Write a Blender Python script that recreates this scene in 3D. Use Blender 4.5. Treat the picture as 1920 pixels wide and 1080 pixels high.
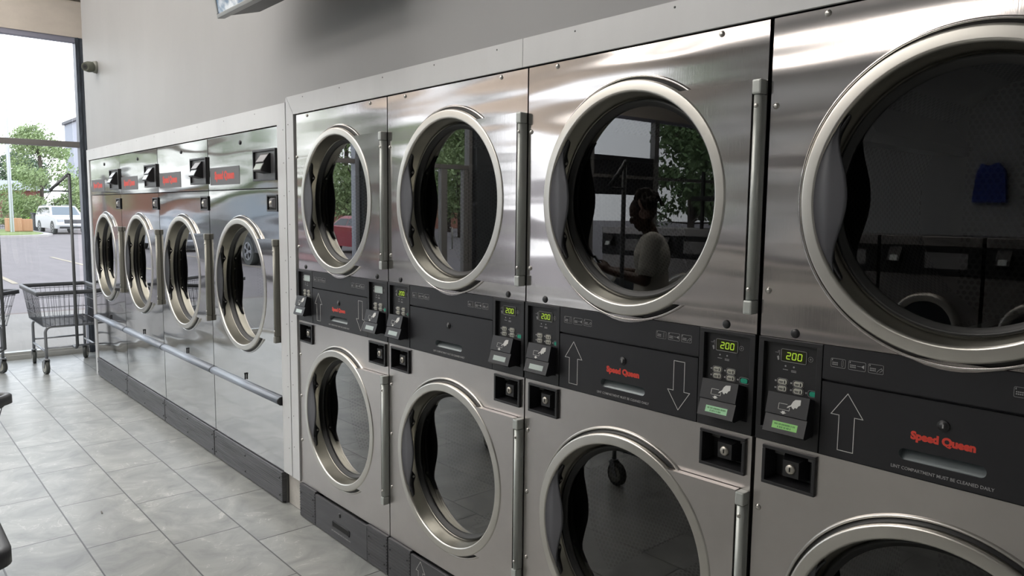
import bpy, bmesh, math, random
from mathutils import Vector, Matrix
for o in list(bpy.data.objects): bpy.data.objects.remove(o)
random.seed(7)
scn = bpy.context.scene
COL = scn.collection
PI = math.pi
# ------------------------------------------------------------------ camera, world, light, exposure
cam = bpy.data.cameras.new('camera'); cam.sensor_width = 36.0; cam.lens = 36.0*1400.246/1920
cam.clip_start = .02; cam.clip_end = 600
camo = bpy.data.objects.new('camera', cam); COL.objects.link(camo); scn.camera = camo
def cam_axes(yaw, pitch, roll):
    f = Vector((-math.cos(yaw)*math.cos(pitch), math.sin(yaw)*math.cos(pitch), -math.sin(pitch)))
    r = f.cross(Vector((0,0,1))).normalized(); u = r.cross(f)
    return f, math.cos(roll)*r+math.sin(roll)*u, -math.sin(roll)*r+math.cos(roll)*u
_f, _r, _u = cam_axes(0.721424589, 0.101989432, 0.0104608433)
M = Matrix((( _r.x,_u.x,-_f.x),(_r.y,_u.y,-_f.y),(_r.z,_u.z,-_f.z))).to_4x4()
M.translation = Vector((0.909243, -1.561479, 1.486314)); camo.matrix_world = M

w = bpy.data.worlds.new('overcast_sky'); scn.world = w; w.use_nodes = True
nt = w.node_tree; nt.nodes.clear()
wo = nt.nodes.new('ShaderNodeOutputWorld'); bg = nt.nodes.new('ShaderNodeBackground')
tc = nt.nodes.new('ShaderNodeTexCoord'); sep = nt.nodes.new('ShaderNodeSeparateXYZ'); ramp = nt.nodes.new('ShaderNodeValToRGB')
nt.links.new(tc.outputs['Generated'], sep.inputs[0]); nt.links.new(sep.outputs['Z'], ramp.inputs[0])
e = ramp.color_ramp.elements; e[0].position = 0.0; e[0].color = (.86,.86,.88,1); e[1].position = .6; e[1].color = (.68,.73,.83,1)
m_ = e.new(.12); m_.color = (.95,.96,1.0,1)
cl = nt.nodes.new('ShaderNodeTexNoise'); cl.inputs['Scale'].default_value = 2.2; cl.inputs['Detail'].default_value = 4
nt.links.new(tc.outputs['Generated'], cl.inputs['Vector'])
cr = nt.nodes.new('ShaderNodeValToRGB'); cr.color_ramp.elements[0].position=.35; cr.color_ramp.elements[0].color=(.82,.84,.87,1); cr.color_ramp.elements[1].position=.65
nt.links.new(cl.outputs['Fac'], cr.inputs[0])
mx = nt.nodes.new('ShaderNodeMix'); mx.data_type='RGBA'; mx.blend_type='MULTIPLY'; mx.inputs['Factor'].default_value=1
nt.links.new(ramp.outputs[0], mx.inputs['A']); nt.links.new(cr.outputs[0], mx.inputs['B'])
nt.links.new(mx.outputs['Result'], bg.inputs['Color']); bg.inputs['Strength'].default_value = 3.9
nt.links.new(bg.outputs[0], wo.inputs[0])
scn.view_settings.view_transform = 'Standard'; scn.view_settings.look = 'None'
scn.view_settings.exposure = 0.0; scn.view_settings.gamma = 1.0; scn.view_settings.use_curve_mapping = False
scn.cycles.use_denoising = True
scn.cycles.max_bounces = 10; scn.cycles.diffuse_bounces = 5; scn.cycles.glossy_bounces = 6; scn.cycles.transparent_max_bounces = 24; scn.cycles.transmission_bounces = 6
scn.cycles.sample_clamp_indirect = 6.0; scn.cycles.caustics_reflective = True
LAMP = 8.2          # strength of the added ceiling troffers

# ------------------------------------------------------------------ materials
MATS = {}
def mat(name, color=(.5,.5,.5), rough=.5, metal=0., spec=.5, bump=None, emit=None, var=None, coat=0., alpha=1):
    if name in MATS: return MATS[name]
    m = bpy.data.materials.new(name); m.use_nodes = True; MATS[name] = m
    n = m.node_tree.nodes; l = m.node_tree.links; b = n['Principled BSDF']
    b.inputs['Base Color'].default_value = (*color,1); b.inputs['Roughness'].default_value = rough
    b.inputs['Metallic'].default_value = metal; b.inputs['Specular IOR Level'].default_value = spec
    b.inputs['Coat Weight'].default_value = coat
    if emit: b.inputs['Emission Color'].default_value = (*emit[0],1); b.inputs['Emission Strength'].default_value = emit[1]
    if bump or var:
        t = n.new('ShaderNodeTexCoord')
    if bump:
        sc, st, dist = bump
        mp = n.new('ShaderNodeMapping'); mp.inputs['Scale'].default_value = sc if isinstance(sc, tuple) else (sc,sc,sc)
        no = n.new('ShaderNodeTexNoise'); no.inputs['Scale'].default_value = 1; no.inputs['Detail'].default_value = 3
        bu = n.new('ShaderNodeBump'); bu.inputs['Strength'].default_value = st; bu.inputs['Distance'].default_value = dist
        l.new(t.outputs['Object'], mp.inputs[0]); l.new(mp.outputs[0], no.inputs['Vector']); l.new(no.outputs['Fac'], bu.inputs['Height']); l.new(bu.outputs[0], b.inputs['Normal'])
    if var:
        sc, amt = var
        mp = n.new('ShaderNodeMapping'); mp.inputs['Scale'].default_value = sc if isinstance(sc, tuple) else (sc,sc,sc)
        no = n.new('ShaderNodeTexNoise'); no.inputs['Scale'].default_value = 1; no.inputs['Detail'].default_value = 6; no.inputs['Roughness'].default_value=.6
        r = n.new('ShaderNodeValToRGB'); r.color_ramp.elements[0].position=.3; r.color_ramp.elements[1].position=.7
        r.color_ramp.elements[0].color = (*[c*(1-amt) for c in color],1); r.color_ramp.elements[1].color = (*[min(1,c*(1+amt)) for c in color],1)
        l.new(t.outputs['Object'], mp.inputs[0]); l.new(mp.outputs[0], no.inputs['Vector']); l.new(no.outputs['Fac'], r.inputs[0]); l.new(r.outputs[0], b.inputs['Base Color'])
    return m

def steel(name, color, rough, wav, fine=.00005, aniso=.6, wscale=(1.1,1.0,2.6), stain=.07, ripple=0.0):
    """brushed sheet steel that oil-cans a little, so its reflections run in soft bands"""
    m = bpy.data.materials.new(name); m.use_nodes = True; MATS[name] = m
    n = m.node_tree.nodes; l = m.node_tree.links; b = n['Principled BSDF']
    b.inputs['Metallic'].default_value = 1; b.inputs['Anisotropic'].default_value = aniso
    t = n.new('ShaderNodeTexCoord'); oi = n.new('ShaderNodeObjectInfo')
    # each panel its own dents: shift the pattern by the object's place and random number
    ad = n.new('ShaderNodeVectorMath'); ad.operation='ADD'
    sc = n.new('ShaderNodeVectorMath'); sc.operation='SCALE'; sc.inputs['Scale'].default_value=37.0
    cb = n.new('ShaderNodeCombineXYZ')
    for i in range(3): l.new(oi.outputs['Random'], cb.inputs[i])
    l.new(cb.outputs[0], sc.inputs[0]); l.new(t.outputs['Object'], ad.inputs[0]); l.new(sc.outputs[0], ad.inputs[1])
    mp = n.new('ShaderNodeMapping'); mp.inputs['Scale'].default_value = wscale
    no = n.new('ShaderNodeTexNoise'); no.inputs['Scale'].default_value = 1; no.inputs['Detail'].default_value = 1.2; no.inputs['Roughness'].default_value=.35
    l.new(ad.outputs[0], mp.inputs[0]); l.new(mp.outputs[0], no.inputs['Vector'])
    bu = n.new('ShaderNodeBump'); bu.inputs['Strength'].default_value = 1; bu.inputs['Distance'].default_value = wav
    l.new(no.outputs['Fac'], bu.inputs['Height'])
    mpb = n.new('ShaderNodeMapping'); mpb.inputs['Scale'].default_value = (.9,1,10.5); mpb.inputs['Rotation'].default_value=(0,.12,0)
    nb_ = n.new('ShaderNodeTexNoise'); nb_.inputs['Scale'].default_value = 1; nb_.inputs['Detail'].default_value = 0.6
    l.new(ad.outputs[0], mpb.inputs[0]); l.new(mpb.outputs[0], nb_.inputs['Vector'])
    bub = n.new('ShaderNodeBump'); bub.inputs['Strength'].default_value = 1; bub.inputs['Distance'].default_value = ripple
    l.new(nb_.outputs['Fac'], bub.inputs['Height']); l.new(bu.outputs[0], bub.inputs['Normal']); bu = bub
    mp2 = n.new('ShaderNodeMapping'); mp2.inputs['Scale'].default_value = (420,420,9)
    n2 = n.new('ShaderNodeTexNoise'); n2.inputs['Scale'].default_value = 1; n2.inputs['Detail'].default_value = 3
    l.new(ad.outputs[0], mp2.inputs[0]); l.new(mp2.outputs[0], n2.inputs['Vector'])
    bu2 = n.new('ShaderNodeBump'); bu2.inputs['Strength'].default_value = 1; bu2.inputs['Distance'].default_value = fine
    l.new(n2.outputs['Fac'], bu2.inputs['Height']); l.new(bu.outputs[0], bu2.inputs['Normal']); l.new(bu2.outputs[0], b.inputs['Normal'])
    tg = n.new('ShaderNodeCombineXYZ'); tg.inputs[0].default_value = 1; l.new(tg.outputs[0], b.inputs['Tangent'])
    n3 = n.new('ShaderNodeTexNoise'); n3.inputs['Scale'].default_value = 3; n3.inputs['Detail'].default_value = 7; n3.inputs['Roughness'].default_value=.65
    l.new(ad.outputs[0], n3.inputs['Vector'])
    r = n.new('ShaderNodeValToRGB'); r.color_ramp.elements[0].position=.3; r.color_ramp.elements[1].position=.7
    r.color_ramp.elements[0].color = (*[c*(1-stain) for c in color],1); r.color_ramp.elements[1].color = (*[min(1,c*(1+stain)) for c in color],1)
    l.new(n3.outputs['Fac'], r.inputs[0]); l.new(r.outputs[0], b.inputs['Base Color'])
    mr = n.new('ShaderNodeMapRange'); mr.inputs['To Min'].default_value = rough*.85; mr.inputs['To Max'].default_value = rough*1.2
    l.new(n3.outputs['Fac'], mr.inputs['Value']); l.new(mr.outputs[0], b.inputs['Roughness'])
    return m

STEEL = steel('brushed_steel', (.62,.585,.57), .13, .016, aniso=.45, wscale=(1.3,1.0,4.0), ripple=.008)
STEEL_LOW = steel('dull_brushed_steel', (.56,.53,.515), .29, .007)
STEEL_FAR = steel('polished_steel', (.51,.50,.49), .085, .012, fine=.00002, aniso=.4, stain=.04, wscale=(1.0,1.0,4.2), ripple=.002)
RING = steel('satin_steel_ring', (.58,.56,.52), .30, 0.0, fine=.00003, aniso=0.0)
CONE = steel('inner_steel_ring', (.42,.405,.35), .34, .0, fine=.00003, aniso=0.0)
ALU = mat('anodised_aluminium', (.46,.48,.46), .36, .35)
TRIM = mat('pale_aluminium_trim', (.60,.605,.61), .42, .15, var=((2,2,.5),.08))
BLACK = mat('black_plastic', (.018,.018,.020), .38)
CONS = mat('charcoal_console', (.014,.014,.017), .42, var=(6,.12))
GASK = mat('black_rubber', (.012,.012,.012), .45)
DARK = mat('dark_gap', (.006,.006,.006), .8)
GREYP = mat('grey_handle_plastic', (.08,.08,.09), .36, bump=(140,.25,.0004))
WHITEINK = mat('white_ink', (.62,.62,.60), .6)
GREYINK = mat('grey_ink', (.36,.36,.36), .6)
REDINK = mat('red_ink', (.66,.055,.035), .5)
SCREW = mat('screw_steel', (.55,.53,.50), .3, 1.0)
CASE = mat('galvanised_case', (.22,.22,.22), .5, .8)
SLOTIN = mat('slot_liner', (.30,.33,.34), .4, .6)
STICK = mat('grey_sticker', (.115,.115,.12), .5)
BUMP = mat('blue_grey_rubber_rail', (.25,.28,.33), .32, .25)
KICK = mat('dark_kick_panel', (.060,.060,.066), .40, var=((3,3,30),.25))
KICKFAR = mat('scuffed_kick_panel', (.075,.075,.082), .38, var=((3,8,120),.45))
KEYW = mat('pale_keys', (.50,.50,.44), .5)
KEYG = mat('green_key', (.02,.34,.22), .45)
LEDBG = mat('display_window', (.02,.022,.008), .2)
LEDON = mat('led_digits', (.2,.3,.02), .5, emit=((.34,.50,.03),.9))
LCDGREEN = mat('green_lcd', (.10,.26,.06), .3, emit=((.16,.38,.09),.45))
LCDPALE = mat('pale_lcd', (.22,.42,.24), .3, emit=((.22,.46,.24),.25))
LCDDIM = mat('unlit_lcd', (.45,.52,.50), .18)
LCDINK = mat('lcd_ink', (.06,.16,.05), .6)
WIRE = mat('coated_wire', (.13,.135,.15), .4, .4)
RAILP = mat('dark_rail_cover', (.075,.078,.085), .45)
TUBE = mat('grey_tube_frame', (.30,.31,.33), .38, .6)
CASTER = mat('caster_rubber', (.07,.075,.07), .6)
HUBM = mat('caster_hub', (.42,.42,.38), .5)
MULL = mat('dark_window_frame', (.10,.115,.14), .45, .4, var=((30,30,6),.4))
MULLG = mat('grey_window_frame', (.30,.29,.28), .45, .3)

def glass_mat(name, tint, fmul, rough=0.0):
    m = bpy.data.materials.new(name); m.use_nodes = True
    n = m.node_tree.nodes; l = m.node_tree.links; n.clear()
    o = n.new('ShaderNodeOutputMaterial'); mixn = n.new('ShaderNodeMixShader'); tr = n.new('ShaderNodeBsdfTransparent'); gl = n.new('ShaderNodeBsdfGlossy')
    tr.inputs[0].default_value = (*tint,1); gl.inputs['Roughness'].default_value = rough
    fr = n.new('ShaderNodeLayerWeight'); pw = n.new('ShaderNodeMath'); pw.operation='POWER'; l.new(fr.outputs['Facing'], pw.inputs[0]); pw.inputs[1].default_value = fmul[2]
    mu = n.new('ShaderNodeMath'); mu.operation='MULTIPLY_ADD'; mu.inputs[1].default_value = fmul[1]; mu.inputs[2].default_value = fmul[0]; mu.use_clamp = True
    l.new(pw.outputs[0], mu.inputs[0]); l.new(mu.outputs[0], mixn.inputs[0]); l.new(tr.outputs[0], mixn.inputs[1]); l.new(gl.outputs[0], mixn.inputs[2]); l.new(mixn.outputs[0], o.inputs[0])
    return m
DOORGLASS = glass_mat('door_glass', (.36,.38,.38), (.075,1.5,2.6))
WINGLASS = glass_mat('window_glass', (.94,.955,.955), (.035,.90,5.0))
CARGLASS = mat('car_glass', (.02,.025,.03), .06)

# ------------------------------------------------------------------ mesh builder
class MB:
    def __init__(s): s.v=[]; s.f=[]; s.sm=[]
    def add(s, vs, fs, smooth=False):
        o=len(s.v); s.v += [tuple(v) for v in vs]
        s.f += [tuple(i+o for i in f) for f in fs]; s.sm += [smooth]*len(fs); return s
    def box(s, x0,x1,y0,y1,z0,z1, bev=0.0):
        if x0>x1: x0,x1=x1,x0
        if y0>y1: y0,y1=y1,y0
        if z0>z1: z0,z1=z1,z0
        if bev<=0:
            v=[(x0,y0,z0),(x1,y0,z0),(x1,y1,z0),(x0,y1,z0),(x0,y0,z1),(x1,y0,z1),(x1,y1,z1),(x0,y1,z1)]
            return s.add(v,[(0,3,2,1),(4,5,6,7),(0,1,5,4),(1,2,6,5),(2,3,7,6),(3,0,4,7)])
        bev=min(bev,(x1-x0)/2.01,(y1-y0)/2.01,(z1-z0)/2.01)
        bm=bmesh.new(); bmesh.ops.create_cube(bm,size=1)
        for v in bm.verts: v.co=Vector(((x0+x1)/2+v.co.x*(x1-x0),(y0+y1)/2+v.co.y*(y1-y0),(z0+z1)/2+v.co.z*(z1-z0)))
        bmesh.ops.bevel(bm,geom=bm.edges[:],offset=bev,segments=2,affect='EDGES',profile=.6)
        return s.bm(bm)
    def bm(s,bm,smooth=False):
        bm.verts.index_update()
        s.add([v.co[:] for v in bm.verts],[[v.index for v in f.verts] for f in bm.faces],smooth); bm.free(); return s
    def cyl(s,p0,p1,r0,r1=None,n=16,cap=True,smooth=True):
        r1=r0 if r1 is None else r1
        p0=Vector(p0);p1=Vector(p1);d=(p1-p0).normalized()
        a=d.orthogonal().normalized(); b=d.cross(a)
        vs=[];
        for p,r in((p0,r0),(p1,r1)):
            for k in range(n):
                t=2*PI*k/n; vs.append(p+a*math.cos(t)*r+b*math.sin(t)*r)
        s.add(vs,[(k,(k+1)%n,n+(k+1)%n,n+k) for k in range(n)],smooth)
        if cap: s.add(vs[:n],[tuple(range(n))[::-1]]); s.add(vs[n:],[tuple(range(n))])
        return s
    def tube(s,pts,r,n=8,closed=False):
        pts=[Vector(p) for p in pts]; N=len(pts); rings=[]; prev=None
        for i,p in enumerate(pts):
            if closed: d=(pts[(i+1)%N]-pts[i-1]).normalized()
            else: d=(pts[min(i+1,N-1)]-pts[max(i-1,0)]).normalized()
            if prev is None: a=d.orthogonal().normalized()
            else:
                a=(prev-d*prev.dot(d));
                a=a.normalized() if a.length>1e-6 else d.orthogonal().normalized()
            prev=a; b=d.cross(a)
            rings.append([p+(a*math.cos(2*PI*k/n)+b*math.sin(2*PI*k/n))*r for k in range(n)])
        vs=[v for rr in rings for v in rr]; fs=[]
        for i in range(N if closed else N-1):
            j=(i+1)%N
            for k in range(n): fs.append((i*n+k,i*n+(k+1)%n,j*n+(k+1)%n,j*n+k))
        s.add(vs,fs,True)
        if not closed:
            s.add(rings[0],[tuple(range(n))[::-1]]); s.add(rings[-1],[tuple(range(n))])
        return s
    def lathe(s,prof,cx,cz,n=72,a0=0,a1=2*PI,axis='Y',smooth=True):
        """profile of (radius, depth) spun about a Y line through (cx, cz)"""
        full=abs(a1-a0-2*PI)<1e-6; N=n if full else n+1
        vs=[]
        for k in range(N):
            t=a0+(a1-a0)*k/n
            for r,y in prof: vs.append((cx+r*math.cos(t),y,cz+r*math.sin(t)))
        m=len(prof); fs=[]
        for k in range(n):
            j=(k+1)%N
            for i in range(m-1): fs.append((k*m+i,k*m+i+1,j*m+i+1,j*m+i))
        return s.add(vs,fs,smooth)
    def prism(s,poly,y0,y1,smooth=False):
        """polygon in x,z pushed from y0 to y1"""
        n=len(poly); vs=[(x,y0,z) for x,z in poly]+[(x,y1,z) for x,z in poly]
        s.add(vs,[tuple(range(n)),tuple(range(2*n-1,n-1,-1))]+[(k,n+k,n+(k+1)%n,(k+1)%n) for k in range(n)],smooth); return s
    def flat(s,poly,y): return s.add([(x,y,z) for x,z in poly],[tuple(range(len(poly)))])
    def stroke(s,pts,wd,y,closed=False,t=.0004):
        P=list(pts)+([pts[0]] if closed else [])
        for (x0,z0),(x1,z1) in zip(P,P[1:]):
            dx,dz=x1-x0,z1-z0; L=math.hypot(dx,dz) or 1e-9; ux,uz=dx/L,dz/L; nx,nz=-uz*wd/2,ux*wd/2
            ex,ez=ux*wd/2,uz*wd/2
            s.prism([(x0-ex+nx,z0-ez+nz),(x0-ex-nx,z0-ez-nz),(x1+ex-nx,z1+ez-nz),(x1+ex+nx,z1+ez+nz)],y-t,y)
        return s
    def build(s,name,m,parent=None,label=None,smooth_angle=None,loc=None):
        me=bpy.data.meshes.new(name); me.from_pydata(s.v,[],s.f)
        me.polygons.foreach_set('use_smooth',s.sm); me.materials.append(m)
        bm=bmesh.new(); bm.from_mesh(me); bmesh.ops.remove_doubles(bm,verts=bm.verts,dist=1e-6); bmesh.ops.recalc_face_normals(bm,faces=bm.faces); bm.to_mesh(me); bm.free()
        o=bpy.data.objects.new(name,me); COL.objects.link(o)
        if parent is not None: o.parent=parent
        if label: o['label']=label
        if loc: o.location=loc
        return o
def frame_quads(mb,x0,x1,z0,z1,w_,y0,y1,bev=0):
    mb.box(x0,x1,y0,y1,z1-w_,z1,bev); mb.box(x0,x1,y0,y1,z0,z0+w_,bev); mb.box(x0,x0+w_,y0,y1,z0+w_,z1-w_,bev); mb.box(x1-w_,x1,y0,y1,z0+w_,z1-w_,bev)
def empty(name,loc=(0,0,0),rz=0,label=None,cat=None,group=None,kind=None):
    o=bpy.data.objects.new(name,None); COL.objects.link(o); o.location=loc; o.rotation_euler=(0,0,rz); o.empty_display_size=.1
    return tag(o,label,cat,group,kind)
def tag(o,label=None,cat=None,group=None,kind=None):
    if label: o['label']=label
    if cat: o['category']=cat
    if group: o['group']=group
    if kind: o['kind']=kind
    return o
def struct(o): o['kind']='structure'; return o
def kids(o): return [c for c in COL.objects if c.parent==o]
def copy_tree(o,parent=None):
    c=o.copy(); COL.objects.link(c)
    if parent is not None: c.parent=parent
    for ch in kids(o): copy_tree(ch,c)
    return c
def text(name,s,size,m,parent,x,y,z,xs=1.0,bold=0.0,align='CENTER',depth=.0003,space=1.0):
    cu=bpy.data.curves.new(name,'FONT'); cu.body=s; cu.size=size; cu.align_x=align; cu.align_y='CENTER'; cu.offset=bold; cu.extrude=depth; cu.space_character=space; cu.resolution_u=3
    t=bpy.data.objects.new('tmp',cu); COL.objects.link(t)
    me=bpy.data.meshes.new_from_object(t.evaluated_get(bpy.context.evaluated_depsgraph_get()))
    bpy.data.objects.remove(t)
    for v in me.vertices: v.co=Vector((v.co.x*xs+x, y-v.co.z, v.co.y+z))
    me.materials.clear(); me.materials.append(m); me.name=name
    o=bpy.data.objects.new(name,me); COL.objects.link(o)
    if parent is not None: o.parent=parent
    return o

# ------------------------------------------------------------------ dryer pieces
def hole_panel(mb,x0,x1,z0,z1,cx,cz,r,y,th=.012,n=96):
    angs=[2*PI*k/n for k in range(n)]+[math.atan2(zz-cz,xx-cx)%(2*PI) for xx in(x0,x1) for zz in(z0,z1)]
    angs=sorted(set(round(a,7) for a in angs)); inner=[];outer=[]
    for a in angs:
        c,s_=math.cos(a),math.sin(a); ts=[]
        if c>1e-9: ts.append((x1-cx)/c)
        if c<-1e-9: ts.append((x0-cx)/c)
        if s_>1e-9: ts.append((z1-cz)/s_)
        if s_<-1e-9: ts.append((z0-cz)/s_)
        t=min(ts); inner.append((cx+r*c,cz+r*s_)); outer.append((cx+t*c,cz+t*s_))
    N=len(angs); vs=[(x,y,z) for x,z in inner]+[(x,y,z) for x,z in outer]+[(x,y+th,z) for x,z in inner]+[(x,y+th,z) for x,z in outer]
    fs=[]
    for k in range(N):
        j=(k+1)%N
        fs+=[(k,j,N+j,N+k),(2*N+k,3*N+k,3*N+j,2*N+j),(k,2*N+k,2*N+j,j),(N+k,N+j,3*N+j,3*N+k)]
    mb.add(vs,fs)
def screw(parent,x,z,r=.0075,m=None,y=0,name='screw'):
    mb=MB(); mb.lathe([(0,y-.0045),(r*.55,y-.0045),(r*.85,y-.003),(r,y-.0005),(r,y+.002)],x,z,n=14)
    mb.box(x-r*.55,x+r*.55,y-.0052,y-.0040,z-r*.1,z+r*.1)
    return mb.build(name,m or SCREW,parent)
ALUFAR = mat('darker_aluminium', (.27,.265,.235), .36, .45)  # darker aluminium tone for the hinges of the single dryers
def door(parent,cx,cz,R,hx,hz0,hz1,far=False,Rin=None):
    """round door on a hinged plate: ring, recessed cylinder, rubber, glass, curved pull, hinge"""
    Rin=Rin or R-.031; yf=-.024; yg=.042; rc=Rin-.010
    m=MB(); m.lathe([(R-.010,.000),(R-.001,-.004),(R,-.006),(R,-.0165),(R-.0005,-.0195),(R-.0020,-.0225),(R-.0045,yf),(R-.006,yf-.0002),(Rin+.0055,yf-.0012),(Rin+.004,yf-.0012),(Rin+.0015,yf+.0002),(Rin-.0002,yf+.003),(Rin-.001,yf+.007)],cx,cz,n=112)
    d=m.build('door',RING,parent)
    m=MB(); m.lathe([(Rin-.001,yf+.007),(Rin-.0015,yf+.010),(rc+.001,yg-.015),(rc,yg-.012),(rc-.004,yg-.010)],cx,cz,n=112); m.build('door_well',CONE,d)
    m=MB(); m.lathe([(rc-.003,yg-.012),(rc-.006,yg-.016),(rc-.011,yg-.014),(rc-.014,yg-.007),(rc-.020,yg-.006),(rc-.021,yg+.002)],cx,cz,n=96); m.build('glass_seal',GASK,d)
    m=MB(); m.lathe([(0.0001,yg),(rc-.016,yg)],cx,cz,n=96,smooth=False); m.build('door_glass',DOORGLASS,d)
    # rubber bellows behind the ring, standing off the front panel
    m=MB(); m.lathe([(R-.022,-.018),(R-.004,-.014),(R+.001,-.005),(R+.007,-.0015),(R+.008,-.0005)],cx,cz,n=96); m.build('door_rubber',GASK,d)
    # hinge plate
    half=(hz1-hz0)/2; zc=(hz0+hz1)/2; a1=math.asin(min(.999,(hz1-cz)/(R+.002))); a0=math.asin(max(-.999,(hz0-cz)/(R+.002)))
    poly=[(cx+(R-.002)*math.cos(a),cz+(R-.002)*math.sin(a)) for a in [a0+(a1-a0)*k/40 for k in range(41)]]
    poly+=[(hx-.014,hz1),(hx-.014,hz0)]
    m=MB(); m.prism(poly,-.021,-.003); pl=m.build('hinge_plate',STEEL_FAR if far else (STEEL if cz>1 else STEEL_LOW),d)
    m=MB(); m.cyl((hx,-.016,hz0+.034),(hx,-.016,hz1-.034),.0098,n=18); m.box(hx-.0098,hx+.0098,-.016,0,hz0+.034,hz1-.034); h=m.build('hinge',ALUFAR if far else ALU,d)
    for zz in (hz0,hz1-.033):
        m=MB(); m.box(hx-.0112,hx+.0112,-.0275,0.0,zz,zz+.033,.004); m.build('hinge_cap',ALUFAR if far else ALU,h)
    for zz in (hz0+.058,hz1-.058):
        mm=MB(); mm.lathe([(0,-.0275),(.004,-.027),(.0055,-.0255),(.0055,-.0240)],hx,zz,n=14); mm.lathe([(0,-.0280),(.0020,-.0278)],hx,zz,n=6); mm.build('hinge_screw',SCREW,h)
    # curved pull at the left, following the inside of the ring
    rr=Rin+.004; A0,A1=math.radians(141.5),math.radians(218.5); n=40; outer=[];inner=[]
    for k in range(n+1):
        u=k/n; a=A0+(A1-A0)*u; outer.append((cx+rr*math.cos(a),cz+rr*math.sin(a)))
        s_=math.sin(PI*u); wdt=R*(.012+.215*s_**2.1)   # slim tips, full belly
        ro=rr; x=cx+(ro)*math.cos(a)+wdt; z=cz+ro*math.sin(a)
        inner.append((x,z))
    vs=[];fs=[]
    for k in range(n+1):
        (xo,zo),(xi,zi)=outer[k],inner[k]
        for u,yy in ((0,-.0235),(.5,-.016),(.92,-.0175),(1,-.0155)): vs.append((xo+(xi-xo)*u,yy,zo+(zi-zo)*u))
        for u,yy in ((1,-.0115),(0,-.012)): vs.append((xo+(xi-xo)*u,yy,zo+(zi-zo)*u))
    for k in range(n):
        for i in range(6): fs.append((k*6+i,k*6+(i+1)%6,(k+1)*6+(i+1)%6,(k+1)*6+i))
    fs+= [tuple(range(6)),tuple(n*6+i for i in range(6))[::-1]]
    m=MB(); m.add(vs,fs,True); hd=m.build('door_handle',BLACK if far else GREYP,d)
    # black bracket on the well wall with two lobes and screws
    vs=[];fs=[]; nb=60; rb=rc+.006
    for k in range(nb+1):
        u=k/nb; a=A0+(A1-A0)*u; lob=math.exp(-((u-.2)/.045)**2)+math.exp(-((u-.8)/.045)**2); mid=max(0,math.sin(PI*u))**.35
        yb=-.016+.026*mid+.014*lob
        for q,yy in ((rb,-.016),(rb-.004,-.016),(rb-.004,yb),(rb,yb)): vs.append((cx+q*math.cos(a),yy,cz+q*math.sin(a)))
    for k in range(nb):
        for i in range(4): fs.append((k*4+i,k*4+(i+1)%4,(k+1)*4+(i+1)%4,(k+1)*4+i))
    m=MB(); m.add(vs,fs,True)
    br=m.build('handle_bracket',BLACK,hd)
    for u in ((.2,.8) if not far else (.2,.35,.65,.8)):
        a=A0+(A1-A0)*u; r2=rb-.0045
        p=Vector((cx+r2*math.cos(a),.010,cz+r2*math.sin(a))); dn=Vector((-math.cos(a),0,-math.sin(a)))
        MB().cyl(p,p+dn*.002,.0045,n=10).build('bracket_screw',SCREW,hd)
    return d

DRUM=None
def drum_material():
    m=bpy.data.materials.new('perforated_drum'); m.use_nodes=True
    n=m.node_tree.nodes; l=m.node_tree.links; b=n['Principled BSDF']
    uv=n.new('ShaderNodeTexCoord'); sp=n.new('ShaderNodeSeparateXYZ'); l.new(uv.outputs['UV'],sp.inputs[0])
    def M_(op,a,b_=None,v=None):
        q=n.new('ShaderNodeMath'); q.operation=op
        for i,x in enumerate((a,b_)):
            if x is None: continue
            if isinstance(x,(int,float)): q.inputs[i].default_value=x
            else: l.new(x,q.inputs[i])
        return q.outputs[0]
    P=.0165; H=P*math.sqrt(3)
    def grid(ox,oy):
        u=M_('SUBTRACT',M_('FRACT',M_('ADD',M_('DIVIDE',sp.outputs[0],P),ox)),.5)
        v=M_('SUBTRACT',M_('FRACT',M_('ADD',M_('DIVIDE',sp.outputs[1],H),oy)),.5)
        u=M_('MULTIPLY',u,P); v=M_('MULTIPLY',v,H)
        return M_('SQRT',M_('ADD',M_('MULTIPLY',u,u),M_('MULTIPLY',v,v)))
    dist=M_('MINIMUM',grid(0,0),grid(.5,.5))
    hole=M_('LESS_THAN',dist,.0056)
    z1=M_('GREATER_THAN',sp.outputs[1],.14)
    # a plain band where the baffles are riveted
    sec=M_('FRACT',M_('DIVIDE',sp.outputs[0],.66)); z2=M_('GREATER_THAN',sec,.16)
    hole=M_('MULTIPLY',hole,M_('MULTIPLY',z1,z2))
    mix=n.new('ShaderNodeMix'); mix.data_type='RGBA'; mix.inputs['A'].default_value=(.15,.15,.15,1); mix.inputs['B'].default_value=(.004,.004,.004,1)
    l.new(hole,mix.inputs['Factor']); l.new(mix.outputs['Result'],b.inputs['Base Color'])
    mm=M_('SUBTRACT',.55,M_('MULTIPLY',hole,.55)); l.new(mm,b.inputs['Metallic']); b.inputs['Roughness'].default_value=.5
    return m
DRUMMAT=drum_material()
DRUMPLAIN=mat('drum_steel',(.30,.30,.30),.45,.6)
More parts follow.
